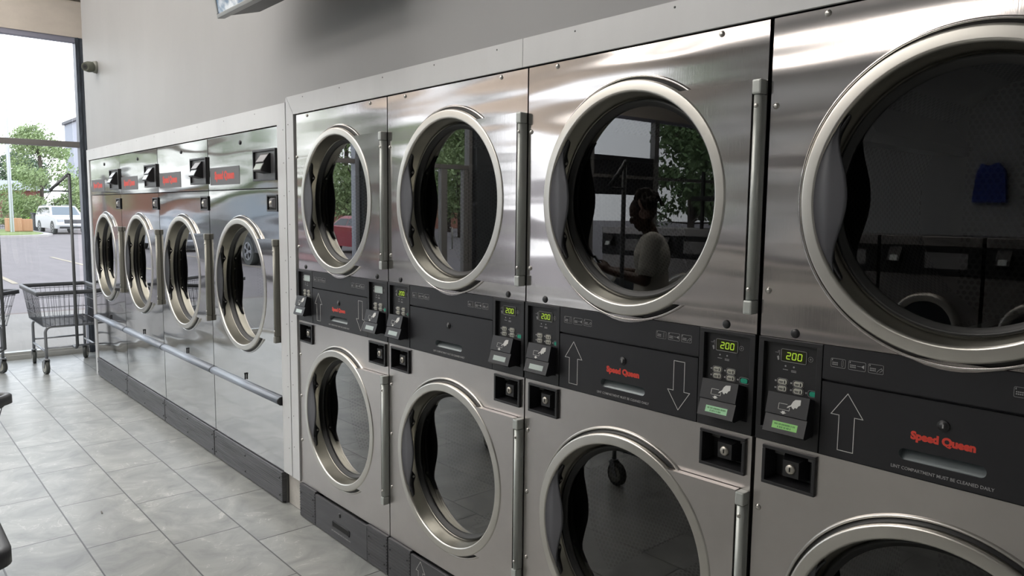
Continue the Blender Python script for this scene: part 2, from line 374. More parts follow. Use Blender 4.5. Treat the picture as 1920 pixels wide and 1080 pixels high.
def drum(parent,cx,cz,r=.335,y0=.085,y1=.70,name='drum'):
    n=64; seg=6; me=bpy.data.meshes.new(name); bm=bmesh.new(); uvl=bm.loops.layers.uv.new('UVMap'); rows=[]
    for i in range(seg+1):
        y=y0+(y1-y0)*i/seg
        rows.append([bm.verts.new((cx+r*math.cos(2*PI*k/n),y,cz+r*math.sin(2*PI*k/n))) for k in range(n)])
    for i in range(seg):
        for k in range(n):
            f=bm.faces.new((rows[i][k],rows[i][(k+1)%n],rows[i+1][(k+1)%n],rows[i+1][k])); f.smooth=True
            for lp,(a,q) in zip(f.loops,((k,i),(k+1,i),(k+1,i+1),(k,i+1))): lp[uvl].uv=(2*PI*a/n*r,(y1-y0)*q/seg)
    # back disc, perforated too
    c=bm.verts.new((cx,y1+.01,cz))
    for k in range(n):
        a,b=rows[-1][k],rows[-1][(k+1)%n]; f=bm.faces.new((a,b,c))
        for lp in f.loops:
            v=lp.vert.co; lp[uvl].uv=(v.x-cx+10.23,v.z-cz+5.0)
    bm.to_mesh(me); bm.free(); me.materials.append(DRUMMAT); o=bpy.data.objects.new(name,me); COL.objects.link(o); o.parent=parent
    m=MB()
    for k in range(3):
        a=.5+2*PI*k/3; ca,sa=math.cos(a),math.sin(a); tx,tz=-sa,ca
        P=[]
        for y in (y0+.03,y1):
            for q,wd in ((r,.05),(r-.075,.012)):
                for sg in(-1,1): P.append((cx+ca*q+tx*wd*sg,y,cz+sa*q+tz*wd*sg))
        m.add(P,[(0,1,3,2),(4,6,7,5),(0,2,6,4),(1,5,7,3),(2,3,7,6),(0,4,5,1)])
    m.build('drum_baffle',DRUMPLAIN,o)
    m=MB(); m.lathe([(.262,.078),(.262,.084),(r+.02,.084)],cx,cz,n=64); m.build('drum_front',DRUMPLAIN,o)
    return o

def digit7(mb,ch,x,z,w_,h,y,t):
    S={'2':'abged','0':'abcdef'}[ch]
    seg={'a':((0,h),(w_,h)),'b':((w_,h),(w_,h/2)),'c':((w_,h/2),(w_,0)),'d':((0,0),(w_,0)),'e':((0,h/2),(0,0)),'f':((0,h),(0,h/2)),'g':((0,h/2),(w_,h/2))}
    for c in S:
        (a,b),(c2,d)=seg[c]; L=math.hypot(c2-a,d-b); ux,uz=(c2-a)/L,(d-b)/L; g=t*.7
        mb.stroke([(x+a+ux*g+(b+uz*g)*.08,z+b+uz*g),(x+c2-ux*g+(d-uz*g)*.08,z+d-uz*g)],t,y)
def rrect(x0,x1,z0,z1,r,n=5):
    P=[]
    for cx,cz,a in((x1-r,z1-r,0),(x0+r,z1-r,90),(x0+r,z0+r,180),(x1-r,z0+r,270)):
        for k in range(n+1):
            t=math.radians(a+90*k/n); P.append((cx+r*math.cos(t),cz+r*math.sin(t)))
    return P
HAND=[(0,0),(.10,.16),(.30,.30),(.42,.62),(.58,.80),(1.0,.86),(1.02,.42),(.86,.30),(.78,.10),(.62,.14),(.55,-.02),(.42,.06),(.34,.20),(.12,.02)]
def control_module(parent,x0,x1,screen,led=True):
    """black module: framed recess, display, lamps, keys, card reader"""
    m=MB(); z0,z1=.966,1.207; f=.013
    m.box(x0,x1,.008,.03,z0,z1)                       # back of recess
    m.box(x0,x1,-.004,.01,z1-.010,z1,.001); m.box(x0,x1,-.004,.01,z0,z0+.032,.002); m.box(x0,x0+f,-.004,.01,z0+.03,z1-.009,.001); m.box(x1-f,x1,-.004,.01,z0+.03,z1-.009,.001)
    mod=m.build('control_module',BLACK,parent)
    ox=x0-.003 if x0<.3 else x0+.040-.048+.003       # origin of keypad artwork
    if x0>.3: ox=x0-.004
    y=.0075
    # display
    dx0=ox+.055; dx1=ox+.113 if x0<.3 else ox+.108
    if x0>.3: dx0,dx1=ox+.046,ox+.104
    m=MB(); m.box(dx0,dx1,y-.0012,y+.001,1.156,1.182); dsp=m.build('display',LEDBG if led else LCDDIM,mod)
    m=MB(); m.stroke(rrect(dx0-.001,dx1+.001,1.155,1.183,.003,3),.0009,y-.0010,True,.0006); m.build('display_border',GREYINK,mod)
    if led:
        m=MB()
        for i,c in enumerate('200'): digit7(m,c,dx0+.012+i*.0135,1.1615,.0085,.0145,y-.0014,.0019)
        m.build('digits',LEDON,dsp)
    m=MB(); gx=dx1+.010
    m.stroke([(gx+.0055*math.cos(t*PI/8),1.168+.0055*math.sin(t*PI/8)) for t in range(16)],.0007,y,True); m.stroke([(gx-.002,1.168),(gx+.002,1.168)],.0008,y); m.stroke([(gx,1.166),(gx,1.170)],.0008,y)
    lx=dx0-.010
    m.stroke([(lx-.006,1.173),(lx+.001,1.173),(lx+.001,1.177),(lx+.004,1.178),(lx+.004,1.168)],.0009,y); m.prism([(lx-.002,1.164),(lx+.003,1.166),(lx+.004,1.157),(lx+.001,1.155)],y-.0004,y)
    for k,xx in enumerate((dx0+.010,dx0+.030)):
        m.prism([(xx+.0020*math.cos(t*PI/4),1.1445+.0020*math.sin(t*PI/4)) for t in range(8)],y-.0006,y)
        m.box(xx-.006,xx+.006,y-.0004,y,1.1355,1.1368)
        if k: m.box(xx-.006,xx+.006,y-.0004,y,1.1325,1.1338)
    m.build('module_print',GREYINK,mod)
    k0=dx0+.004
    for i,(kx,kz) in enumerate(((k0,1.1075),(k0+.038,1.1075),(k0,1.0915),(k0+.038,1.0915))):
        m=MB(); m.prism(rrect(kx-.0095,kx+.0115,kz-.0055,kz+.0058,.004,4),y-.0020,y); kk=m.build('key',KEYW,mod)
        m=MB(); m.box(kx-.007,kx+.003,y-.0024,y-.0019,kz-.0005,kz+.0008); m.box(kx-.006,kx+.002,y-.0024,y-.0019,kz-.0028,kz-.0015); m.prism([(kx+.0050,kz-.0035),(kx+.0085,kz-.0035),(kx+.0078,kz+.0035),(kx+.0058,kz+.0035)],y-.0024,y-.0019)
        m.build('key_print',BLACK,kk)
    m=MB(); m.prism(rrect(k0+.066,k0+.084,1.0862,1.0968,.004,4),y-.0022,y); m.build('start_key',KEYG,mod)
    m=MB()
    for (kx,kz,wx) in ((k0,1.1075,0),(k0+.038,1.1075,0),(k0,1.0915,0),(k0+.038,1.0915,0),(k0+.074,1.0915,0)):
        m.stroke(rrect(kx-.0125,kx+.0135,kz-.0072,kz+.0074,.005,3),.0007,y,True)
        m.prism([(kx-.0165+.0022*math.cos(t*PI/4),kz+.0022*math.sin(t*PI/4)) for t in range(8)],y-.0005,y)
    m.build('key_outline',GREYINK,mod)
    # card reader: leaning wedge
    rx0=.044 if x0<.3 else .673; rx1=rx0+.098
    S=[(-.026,1.0885),(-.0375,1.043),(-.034,1.040),(-.047,1.003),(-.040,.9985),(.010,1.003),(.010,1.077)]
    m=MB(); n=len(S); vs=[(rx0,a,b) for a,b in S]+[(rx1,a,b) for a,b in S]
    m.add(vs,[tuple(range(n))[::-1],tuple(range(n,2*n))]+[(k,(k+1)%n,n+(k+1)%n,n+k) for k in range(n)])
    rd=m.build('card_reader',CONS,mod)
    def on_top(u,v,e=.0006):   # point on the upper face: u across, v from top 0..1
        return (rx0+u,-.026-.0115*v-e,1.0885-.0455*v)
    m=MB(); hx,hs=.049,.030
    P=[on_top(hx+a*hs, .62-b*.56) for a,b in HAND]; m.add(P,[tuple(range(len(P)))])
    for a,b,c,d in ((.030,.46,.030,.74),(.030,.74,.056,.74),(.030,.46,.050,.46),(.056,.74,.056,.60)):
        p,q=Vector(on_top(a,b)),Vector(on_top(c,d)); dd=(q-p).normalized(); nn=dd.cross(Vector((0,-1,-.2)).normalized())*.0006; m.add([p+nn,p-nn,q-nn,q+nn],[(0,1,2,3)])
    m.add([on_top(u,v) for u,v in ((.0395,.80),(.0465,.80),(.0465,.86),(.0510,.86),(.043,.95),(.035,.86),(.0395,.86))],[tuple(range(7))])
    m.build('hand_print',WHITEINK,rd)
    def on_low(u,v,e=.0006): return (rx0+u,-.034-.013*v-e,1.040-.037*v)
    m=MB(); P=[on_low(.014,.26),on_low(.084,.26),on_low(.084,.82),on_low(.014,.82)]; m.add(P,[(0,1,2,3)]); m.build('reader_bezel',BLACK,rd)
    e_=.0010; P=[on_low(.021,.34,e_),on_low(.080,.34,e_),on_low(.080,.74,e_),on_low(.021,.74,e_)]
    m=MB(); m.add(P,[(0,1,2,3)]); sc=m.build('reader_screen',screen,rd)
    if screen is not LCDDIM:
        m=MB()
        for row,v in ((0,.42),(1,.58)):
            xx=.026+row*.008
            while xx<(.075-row*.010):
                ww=random.choice((.0016,.0022)); P=[on_low(xx,v,.0013),on_low(xx+ww,v,.0013),on_low(xx+ww,v+.10,.0013),on_low(xx,v+.10,.0013)]; m.add(P,[(0,1,2,3)]); xx+=ww+random.choice((.0009,.0009,.0024))
        m.build('screen_text',LCDINK,sc)
    return mod
def lock_box(parent,x0,x1,z0,z1):
    m=MB(); fw=.008; frame_quads(m,x0,x1,z0,z1,fw,-.009,.006,.0015); lb=m.build('coin_box_frame',BLACK,parent)
    m=MB(); d=.038; a=(x0+fw,x1-fw,z0+fw,z1-fw)
    m.add([(a[0],0,a[2]),(a[1],0,a[2]),(a[1],0,a[3]),(a[0],0,a[3]),(a[0]+.004,d,a[2]+.004),(a[1]-.004,d,a[2]+.004),(a[1]-.004,d,a[3]-.004),(a[0]+.004,d,a[3]-.004)],[(0,4,5,1),(1,5,6,2),(2,6,7,3),(3,7,4,0),(4,7,6,5)])
    m.build('coin_box_well',BLACK,lb)
    cx,cz=(x0+x1)/2,(z0+z1)/2-.002; w1=.030; w2=.019
    m=MB(); m.add([(cx-w1,d-.002,cz-w1*.9),(cx+w1,d-.002,cz-w1*.9),(cx+w1,d-.002,cz+w1),(cx-w1,d-.002,cz+w1),(cx-w2,.006,cz-w2),(cx+w2,.006,cz-w2),(cx+w2,.006,cz+w2),(cx-w2,.006,cz+w2)],[(0,1,5,4),(1,2,6,5),(2,3,7,6),(3,0,4,7),(4,5,6,7)])
    m.build('coin_box_door',BLACK,lb)
    m=MB(); m.lathe([(0,.001),(.0095,.001),(.0115,.003),(.0125,.007)],cx,cz,n=24); lk=m.build('lock',mat('lock_face',(.50,.47,.42),.35,.9),lb)
    m=MB(); m.box(cx-.0015,cx+.0015,.0002,.0015,cz-.005,cz+.005); m.build('keyway',DARK,lk)
    return lb
def arrow(mb,cx,zt,zb,hw,hh,sw,y,wd=.0014,up=True):
    s=1 if up else -1; tip=zt if up else zb; base=zb if up else zt
    P=[(cx,tip),(cx-hw,tip-s*hh),(cx-sw,tip-s*hh),(cx-sw,base),(cx+sw,base),(cx+sw,tip-s*hh),(cx+hw,tip-s*hh)]
    mb.stroke(P,wd,y,True)
def console(parent,logo,arrows,screens,leds):
    y=-.003
    m=MB(); # lower lint door with handle slot cut through it
    slot=rrect(.321,.478,.9985,1.0215,.0112,6)
    bm=bmesh.new(); X0,X1,Z0,Z1=.1555,.6425,.966,1.129
    ov=[(X0,Z0),(X1,Z0),(X1,Z1),(X0,Z1)]
    o_=[bm.verts.new((x,y,z)) for x,z in ov]; i_=[bm.verts.new((x,y,z)) for x,z in slot]
    eds=[bm.edges.new((o_[k],o_[(k+1)%4])) for k in range(4)]+[bm.edges.new((i_[k],i_[(k+1)%len(i_)])) for k in range(len(i_))]
    bmesh.ops.triangle_fill(bm,use_beauty=True,edges=eds)
    m.bm(bm)
    m.box(X0,X1,y,.012,Z0,Z0+.001); m.box(X0,X0+.001,y,.012,Z0,Z1); m.box(X1-.001,X1,y,.012,Z0,Z1); m.box(X0,X1,y,.012,Z1-.001,Z1)
    lint=m.build('lint_door',CONS,parent)
    m=MB(); n=len(slot); vs=[(x,y,z) for x,z in slot]+[(x,.001+.027*(z-.9985)/.023,z) for x,z in slot]; m.add(vs,[(k,(k+1)%n,n+(k+1)%n,n+k) for k in range(n)]+[tuple(range(n,2*n))],False); m.build('handle_slot',SLOTIN,lint)
    m=MB(); m.lathe([(.0,y-.004),(.0075,y-.004),(.0078,y-.002),(.0105,y-.0035),(.0115,y-.002),(.0118,y)],.4,1.083,n=24); lk=m.build('lint_lock',BLACK,lint)
    m=MB(); m.box(.3988,.4012,y-.0046,y-.0038,1.079,1.0865); m.build('keyway',GREYINK,lk)
    if logo: text('logo','Speed Queen',.0215,REDINK,lint,.4,y-.0002,1.0515,xs=1.0,bold=.00125,space=.98)
    text('lettering','LINT COMPARTMENT MUST BE CLEANED DAILY',.0092,GREYINK,lint,.4,y-.0002,.981,xs=.93,bold=.00004)
    if arrows:
        m=MB(); arrow(m,.213,1.110,.985,.034,.049,.0165,y); m.build('arrow_print',WHITEINK,lint,'thin outlined arrow pointing up')
        m=MB(); arrow(m,.586,1.111,.985,.034,.049,.0165,y,up=False); m.build('arrow_print',WHITEINK,lint,'thin outlined arrow pointing down')
    m=MB(); # top strip of the console
    m.box(.1555,.6425,y,.012,1.1335,1.207); m.box(.1555,.6425,.006,.012,1.125,1.1345)
    top=m.build('console_strip',CONS,parent)
    m=MB()
    for g0 in (.173,.511):
        for i,(a,b) in enumerate(((0,.031),(.038,.073),(.079,.109))):
            x0,x1=g0+a,g0+b; m.stroke(rrect(x0,x1,1.163,1.1815,.002,3),.0006,y-.0002,True)
            m.box(x0+.002,x0+.0035,y-.0004,y,1.1765,1.1800)
            for q,zz in enumerate((1.1725,1.1685)):
                xx=x0+.003
                for c in range(4): m.box(xx,xx+.0021,y-.0004,y,zz-.0011,zz+.0011); xx+=.0032
            if i==0: m.stroke(rrect(x1-.008,x1-.0045,1.166,1.179,.0015,3),.0006,y-.0002,True)
            if i==1: m.prism([(x1-.009,1.172),(x1-.003,1.176),(x1-.003,1.168)],y-.0004,y); m.stroke([(x1-.017,1.172),(x1-.010,1.172)],.0008,y)
            if i==2: m.stroke([(x1-.013,1.166),(x1-.009,1.171),(x1-.004,1.175),(x1-.002,1.171),(x1-.007,1.167)],.0008,y)
    m.build('instruction_icons',GREYINK,top)
    for i,x in enumerate((.002,.6445)): control_module(parent,x,x+(.152),screens[i],leds[i])

def stack_dryer(x,label,logo=True,arrows=True,screens=(LCDDIM,LCDDIM),leds=(True,True),base='plain',w_=.8):
    r=empty('stacked_tumble_dryer',(x,0,0),0,label,'dryer','stacked dryers')
    CZ1,CZ0=1.521,.567; R=.310
    m=MB(); m.box(.004,.016,.012,.95,.0,1.918); m.box(.784,.796,.012,.95,0,1.918); m.box(.016,.784,.94,.95,0,1.918); m.box(.016,.784,.012,.95,1.906,1.918); m.box(.016,.784,.03,.94,.93,1.21); m.box(.016,.784,.03,.95,0,.14); m.build('cabinet',CASE,r)
    m=MB(); hole_panel(m,.003,.797,1.2085,1.918,.405,CZ1,.283,0)
    m.prism([(.312,1.2090),(.335,1.2040),(.360,1.1965),(.385,1.1925),(.405,1.1915),(.425,1.1925),(.450,1.1965),(.478,1.2040),(.498,1.2090)],-.0045,0)
    up=m.build('upper_front_panel',STEEL,r)
    m=MB(); hole_panel(m,.003,.797,.170,.868,.405,CZ0,.283,0)
    for a_,b_ in ((.003,.030),(.148,.663),(.779,.797)): m.box(a_,b_,0,.012,.868,.9555)
    m.box(.003,.797,0,.012,.9555,.9645); lo=m.build('lower_front_panel',STEEL_LOW,r)
    for cz,pm,pp in ((CZ1,STEEL,up),(CZ0,STEEL_LOW,lo)):
        m=MB(); m.lathe([(.317,-.001),(.3185,-.0045),(.3215,-.0065),(.3245,-.0045),(.3262,0)],.405,cz,n=112); m.build('opening_rim',SCREW if cz<1 else pm,pp)
    door(r,.405,CZ1,R,.785,1.2555,1.787)
    door(r,.405,CZ0,R,.785,.303,.832)
    drum(r,.405,CZ1); drum(r,.405,CZ0)
    console(r,logo,arrows,screens,leds)
    lock_box(r,.025,.153,.866,.957); lock_box(r,.658,.784,.866,.957)
    for sx,sz in ((.125,1.907),(.673,1.907),(.016,1.727),(.018,1.313),(.016,.800),(.016,.382),(.787,1.19) if False else (.016,.60)):
        screw(r,sx,sz)
    for sx in (.087,.716):
        o=screw(r,sx,1.2225,.011,BLACK); o['label']='black round screw above the console'
    # kick base: ribbed ends and a plain hatch
    for a,b in ((.004,.164),(.638,.796)):
        m=MB(); m.box(a,b,-.012,.03,.006,.168,.002)
        for k in range(11): m.box(a+.003,b-.003,-.0145,-.011,.016+k*.0135,.022+k*.0135,.001)
        m.build('ribbed_kick_panel',KICK,r)
        for xx in (a+.018,b-.018):
            for zz in (.045,.125): screw(r,xx,zz,.0035,BLACK,-.0135,'kick_screw')
    m=MB(); m.box(.167,.635,-.012,.0,.006,.160,.002); kb=m.build('kick_hatch',KICK,r)
    m=MB(); m.prism(rrect(.335,.489,.060,.086,.006,4),-.0130,-.0119); m.build('hatch_slot',DARK,kb)
    m=MB(); m.stroke(rrect(.335,.489,.060,.086,.006,4),.003,-.0128,True,.0014); m.build('slot_lip',KICK,kb)
    m=MB(); m.lathe([(0,-.016),(.009,-.016),(.011,-.012)],.40,.130,n=18); m.build('hatch_lock',BLACK,kb)
    text('lettering','LINT COMPARTMENT MUST BE CLEANED DAILY',.0088,GREYINK,kb,.41,-.0122,.040,xs=.93)
    if base=='arrow':
        m=MB(); arrow(m,.235,.152,.03,.030,.042,.015,-.0122); m.build('arrow_print',WHITEINK,kb,'thin outlined arrow pointing up')
    return r

def single_dryer(x,label,W=.952):
    r=empty('single_tumble_dryer',(x,0,0),0,label,'dryer','single dryers')
    CX,CZ,R=.478,1.080,.356
    m=MB(); m.box(.004,.016,.012,.95,0,1.884); m.box(W-.016,W-.004,.012,.95,0,1.884); m.box(.016,W-.016,.94,.95,0,1.884); m.box(.016,W-.016,.012,.95,1.872,1.884); m.box(.016,W-.016,.03,.95,0,.14); m.build('cabinet',CASE,r)
    m=MB(); m.box(.004,W-.004,0,.012,1.5905,1.884,.0012); top=m.build('top_panel',STEEL_FAR,r)
    m=MB(); hole_panel(m,.004,W-.004,.168,1.5855,CX,CZ,.329,0); lo=m.build('front_panel',STEEL_FAR,r)
    m=MB(); m.lathe([(.3635,-.001),(.365,-.0045),(.368,-.0065),(.371,-.0045),(.3727,0)],CX,CZ,n=112); m.build('opening_rim',STEEL_FAR,lo)
    door(r,CX,CZ,R,.925,.823,1.338,far=True)
    drum(r,CX,CZ,.38,.095,.80)
    # card reader in its box
    x0,x1,z0,z1=.672,.944,1.627,1.782
    m=MB(); frame_quads(m,x0,x1,z0,z1,.010,-.012,.004,.001); bx=m.build('reader_frame',BLACK,top)
    m=MB(); m.box(x0+.01,x1-.01,-.002,.0,z0+.01,z1-.01); m.build('reader_back',mat('dark_grey_plate',(.07,.07,.075),.35),top)
    rx0,rx1=.775,.872; S=[(-.010,1.760),(-.040,1.716),(-.036,1.712),(-.055,1.676),(-.050,1.671),(0,1.662),(0,1.760)]; n=len(S)
    m=MB(); m.add([(rx0,a,b) for a,b in S]+[(rx1,a,b) for a,b in S],[tuple(range(n))[::-1],tuple(range(n,2*n))]+[(k,(k+1)%n,n+(k+1)%n,n+k) for k in range(n)]); rd=m.build('card_reader',BLACK,top)
    m=MB(); m.add([(rx0+.004,-.0108,1.7585),(rx1-.004,-.0108,1.7585),(rx1-.004,-.0398,1.7185),(rx0+.004,-.0398,1.7185)],[(0,1,2,3)]); m.build('reader_label',mat('pale_grey_label',(.35,.35,.37),.3),rd)
    m=MB(); q=lambda u,v:(rx0+u,-.0372-.019*v,1.712-.036*v); m.add([q(.006,.10),q(.090,.10),q(.090,.90),q(.006,.90)],[(0,1,2,3)]); m.build('reader_screen',LCDDIM,rd)
    # brand sticker
    m=MB(); m.box(.033,.467,-.0015,0,1.618,1.716); st=m.build('brand_sticker',STICK,top)
    text('logo','Speed Queen',.058,REDINK,st,.252,-.0018,1.669,xs=.93,bold=.0032,space=.98)
    m=MB(); m.lathe([(0,-.005),(.010,-.005),(.0125,-.002),(.013,0)],.486,1.835,n=18); m.build('top_lock',BLACK,top)
    # lock in the front panel
    x0,x1,z0,z1=.826,.948,1.474,1.557; fw=.009
    m=MB(); frame_quads(m,x0,x1,z0,z1,fw,-.008,.004,.001); lb=m.build('coin_box_frame',BLACK,lo)
    m=MB(); m.box(x0+fw,x1-fw,-.001,0.0,z0+fw,z1-fw); m.build('coin_box_well',DARK,lb)
    m=MB(); c=(x0+x1)/2; zc=(z0+z1)/2; m.add([(c-.028,-.001,zc-.026),(c+.028,-.001,zc-.026),(c+.028,-.001,zc+.026),(c-.028,-.001,zc+.026),(c-.017,-.014,zc-.016),(c+.017,-.014,zc-.016),(c+.017,-.014,zc+.016),(c-.017,-.014,zc+.016)],[(0,1,5,4),(1,2,6,5),(2,3,7,6),(3,0,4,7),(4,5,6,7)]); m.build('coin_box_door',mat('grey_plastic',(.16,.16,.17),.35),lb)
    m=MB(); m.lathe([(0,-.018),(.009,-.018),(.011,-.014)],c,zc,n=16); m.build('lock',mat('lock_face',(.50,.47,.42),.35,.9),lb)
    # rub rail, peg and kick panel
    m=MB(); prof=[(-.0005,.508),(-.016,.511),(-.026,.520),(-.030,.530),(-.026,.541),(-.016,.549),(-.0005,.552)]; n=len(prof)
    m.add([(.008,a,b) for a,b in prof]+[(W-.008,a,b) for a,b in prof],[tuple(range(n))[::-1],tuple(range(n,2*n))]+[(k,(k+1)%n,n+(k+1)%n,n+k) for k in range(n)],True); rl=m.build('rub_rail',BUMP,r)
    for xx in (.002,W-.008):
        m=MB(); pf=[(a*1.04,.530+(b-.530)*1.05) for a,b in prof]; m.add([(xx,a,b) for a,b in pf]+[(xx+.006,a,b) for a,b in pf],[tuple(range(n))[::-1],tuple(range(n,2*n))]+[(k,(k+1)%n,n+(k+1)%n,n+k) for k in range(n)]); m.build('rail_end_cap',BLACK,rl)
    m=MB(); m.cyl((.486,-.001,.592),(.486,-.010,.592),.005,n=10); m.box(.4835,.4885,-.009,-.002,.560,.592); m.build('latch_peg',BLACK,r)
    m=MB(); m.box(.006,W-.006,-.012,.03,.008,.163,.002)
    for k in range(13): m.box(.010,W-.010,-.0142,-.011,.016+k*.0112,.0205+k*.0112,.0008)
    kp=m.build('kick_panel',KICKFAR,r)
    for xx in (.03,.476,W-.03):
        for zz in (.04,.13): screw(kp,xx,zz,.005,BLACK,-.013,'kick_screw')
    return r

# ------------------------------------------------------------------ room shell
FLOORM=bpy.data.materials.new('floor_tile'); FLOORM.use_nodes=True
def _floor():
    n=FLOORM.node_tree.nodes; l=FLOORM.node_tree.links; b=n['Principled BSDF']
    t=n.new('ShaderNodeTexCoord'); sp=n.new('ShaderNodeSeparateXYZ'); l.new(t.outputs['Object'],sp.inputs[0])
    def M_(op,a,b_=None):
        q=n.new('ShaderNodeMath'); q.operation=op
        for i,x in enumerate((a,b_)):
            if x is None: continue
            if isinstance(x,(int,float)): q.inputs[i].default_value=x
            else: l.new(x,q.inputs[i])
        return q.outputs[0]
    v=M_('DIVIDE',M_('SUBTRACT',-.2785,sp.outputs[1]),.3015)      # rows run away from the dryers
    row=M_('FLOOR',v); fv=M_('SUBTRACT',v,row)
    u=M_('DIVIDE',M_('ADD',M_('ADD',sp.outputs[0],2.463),M_('MULTIPLY',row,.2)),.5965)
    col=M_('FLOOR',u); fu=M_('SUBTRACT',u,col)
    du=M_('MULTIPLY',M_('MINIMUM',fu,M_('SUBTRACT',1,fu)),.5965); dv=M_('MULTIPLY',M_('MINIMUM',fv,M_('SUBTRACT',1,fv)),.3015)
    d=M_('MINIMUM',du,dv); 
    mr=n.new('ShaderNodeMapRange'); mr.inputs['From Min'].default_value=.0022; mr.inputs['From Max'].default_value=.0034; l.new(d,mr.inputs['Value'])
    cb=n.new('ShaderNodeCombineXYZ'); l.new(col,cb.inputs[0]); l.new(row,cb.inputs[1])
    wn=n.new('ShaderNodeTexWhiteNoise'); wn.noise_dimensions='2D'; l.new(cb.outputs[0],wn.inputs['Vector'])
    off=n.new('ShaderNodeVectorMath'); off.operation='SCALE'; off.inputs['Scale'].default_value=9; l.new(wn.outputs['Color'],off.inputs[0])
    ad=n.new('ShaderNodeVectorMath'); ad.operation='ADD'; l.new(t.outputs['Object'],ad.inputs[0]); l.new(off.outputs[0],ad.inputs[1])
    # slate clouding and fine pale veins
    n1=n.new('ShaderNodeTexNoise'); n1.inputs['Scale'].default_value=4.5; n1.inputs['Detail'].default_value=9; n1.inputs['Roughness'].default_value=.62; n1.inputs['Distortion'].default_value=1.0; l.new(ad.outputs[0],n1.inputs['Vector'])
    r=n.new('ShaderNodeValToRGB'); e=r.color_ramp.elements; e[0].position=.30; e[0].color=(.215,.222,.215,1); e[1].position=.72; e[1].color=(.405,.415,.395,1); l.new(n1.outputs['Fac'],r.inputs[0])
    n2=n.new('ShaderNodeTexNoise'); n2.inputs['Scale'].default_value=3.0; n2.inputs['Detail'].default_value=5; n2.inputs['Distortion'].default_value=2.2; l.new(ad.outputs[0],n2.inputs['Vector'])
    vein=M_('MULTIPLY',M_('SUBTRACT',1.0,M_('MINIMUM',1.0,M_('MULTIPLY',M_('ABSOLUTE',M_('SUBTRACT',n2.outputs['Fac'],.5)),120))),M_('GREATER_THAN',n1.outputs['Fac'],.54))
    m1=n.new('ShaderNodeMix'); m1.data_type='RGBA'; l.new(M_('MULTIPLY',vein,.55),m1.inputs['Factor']); l.new(r.outputs[0],m1.inputs['A']); m1.inputs['B'].default_value=(.62,.62,.59,1)
    m2=n.new('ShaderNodeMix'); m2.data_type='RGBA'; l.new(mr.outputs[0],m2.inputs['Factor']); m2.inputs['A'].default_value=(.085,.085,.085,1); l.new(m1.outputs['Result'],m2.inputs['B'])
    l.new(m2.outputs['Result'],b.inputs['Base Color'])
    b.inputs['Roughness'].default_value=.32; b.inputs['Specular IOR Level'].default_value=.5
    bu=n.new('ShaderNodeBump'); bu.inputs['Distance'].default_value=.0016; bu.inputs['Strength'].default_value=.8
    h=M_('ADD',mr.outputs[0],M_('MULTIPLY',n1.outputs['Fac'],1.1)); l.new(h,bu.inputs['Height']); l.new(bu.outputs[0],b.inputs['Normal'])
_floor()
WALL=mat('grey_satin_wall',(.36,.36,.36),.52,spec=.45,bump=((3,3,1.1),.35,.012),var=((1.2,1.2,.7),.05))
PLAS=mat('bare_plaster',(.42,.40,.37),.8,var=(9,.2),bump=(40,.3,.002))
BEIGE=mat('beige_header',(.76,.68,.60),.7,var=((2,2,4),.10),bump=(25,.3,.003))
CEIL=mat('ceiling_white',(.80,.80,.79),.8)
WALLF=mat('grey_wall',(.42,.43,.44),.6)
m=MB(); m.box(-7.85,4.0,-11.6,1.6,-.12,0); struct(m.build('floor',FLOORM))
m=MB(); m.box(-7.85,4.1,-11.7,1.6,4.2,4.3); struct(m.build('ceiling',CEIL))
m=MB(); m.box(-6.47,4.0,0,.14,1.975,4.2); m.box(.83,4.0,0,.14,0,1.975); struct(m.build('wall_back',WALL))
m=MB(); m.box(-6.47,-6.412,.004,1.4,0,1.975); m.box(-6.47,-6.41,.14,1.4,1.975,4.2); struct(m.build('wall_end',WALL))
m=MB(); m.box(-2.588,-2.404,.022,.10,0,1.975); struct(m.build('wall_pier',PLAS))
m=MB(); m.box(-7.85,4.0,1.4,1.6,0,4.2); struct(m.build('wall_rear',WALLF))
m=MB(); m.box(-7.85,4.0,-11.7,-11.5,0,4.2); struct(m.build('wall_front',WALLF))
m=MB(); m.box(4.0,4.15,-11.6,1.6,0,4.2); struct(m.build('wall_right',WALLF))
# pale metal trims round the two dryer banks (with mitred corners)
m=MB(); m.prism([(-6.485,1.978),(-2.490,1.985),(-2.583,1.889),(-6.40,1.889)],-.006,.004); t1=struct(m.build('trim_1',TRIM))
m=MB(); m.prism([(-6.485,1.978),(-6.40,1.889),(-6.412,1.889),(-6.412,0.0),(-6.485,0.0)],-.006,.004); struct(m.build('trim_2',TRIM))
m=MB(); m.prism([(-2.583,1.889),(-2.490,1.985),(-2.490,.172),(-2.583,.172)],-.0065,.018); struct(m.build('trim_3',TRIM))
m=MB(); m.box(-2.490,-2.478,.006,.022,.172,1.975); struct(m.build('trim_4',mat('trim_gap',(.10,.10,.10),.6)))
m=MB(); m.prism([(-2.478,2.000),(-2.474,2.007),(-2.402,1.924),(-2.402,.172),(-2.478,.172)],-.008,.018); struct(m.build('trim_5',TRIM))
m=MB(); m.prism([(-2.471,2.007),(-.820,2.007),(-.820,1.9225),(-2.398,1.9225)],-.008,.002); struct(m.build('trim_6',TRIM))
m=MB(); m.prism([(-.818,2.007),(.90,2.007),(.90,1.9225),(-.818,1.9225)],-.008,.002); struct(m.build('trim_7',TRIM))
def dots(par,pts,y):
    m=MB()
    for x,z in pts: m.lathe([(0,y-.0012),(.0024,y-.001),(.003,y)],x,z,n=8)
    o=m.build('trim_screws',mat('trim_screw',(.18,.18,.18),.5,.5),par); return o
dots(t1,[(-6.2+.42*k,1.962) for k in range(9)]+[(-2.512,1.86-.155*k) for k in range(11)]+[(-2.455,1.88-.155*k) for k in range(11)],-.0085)
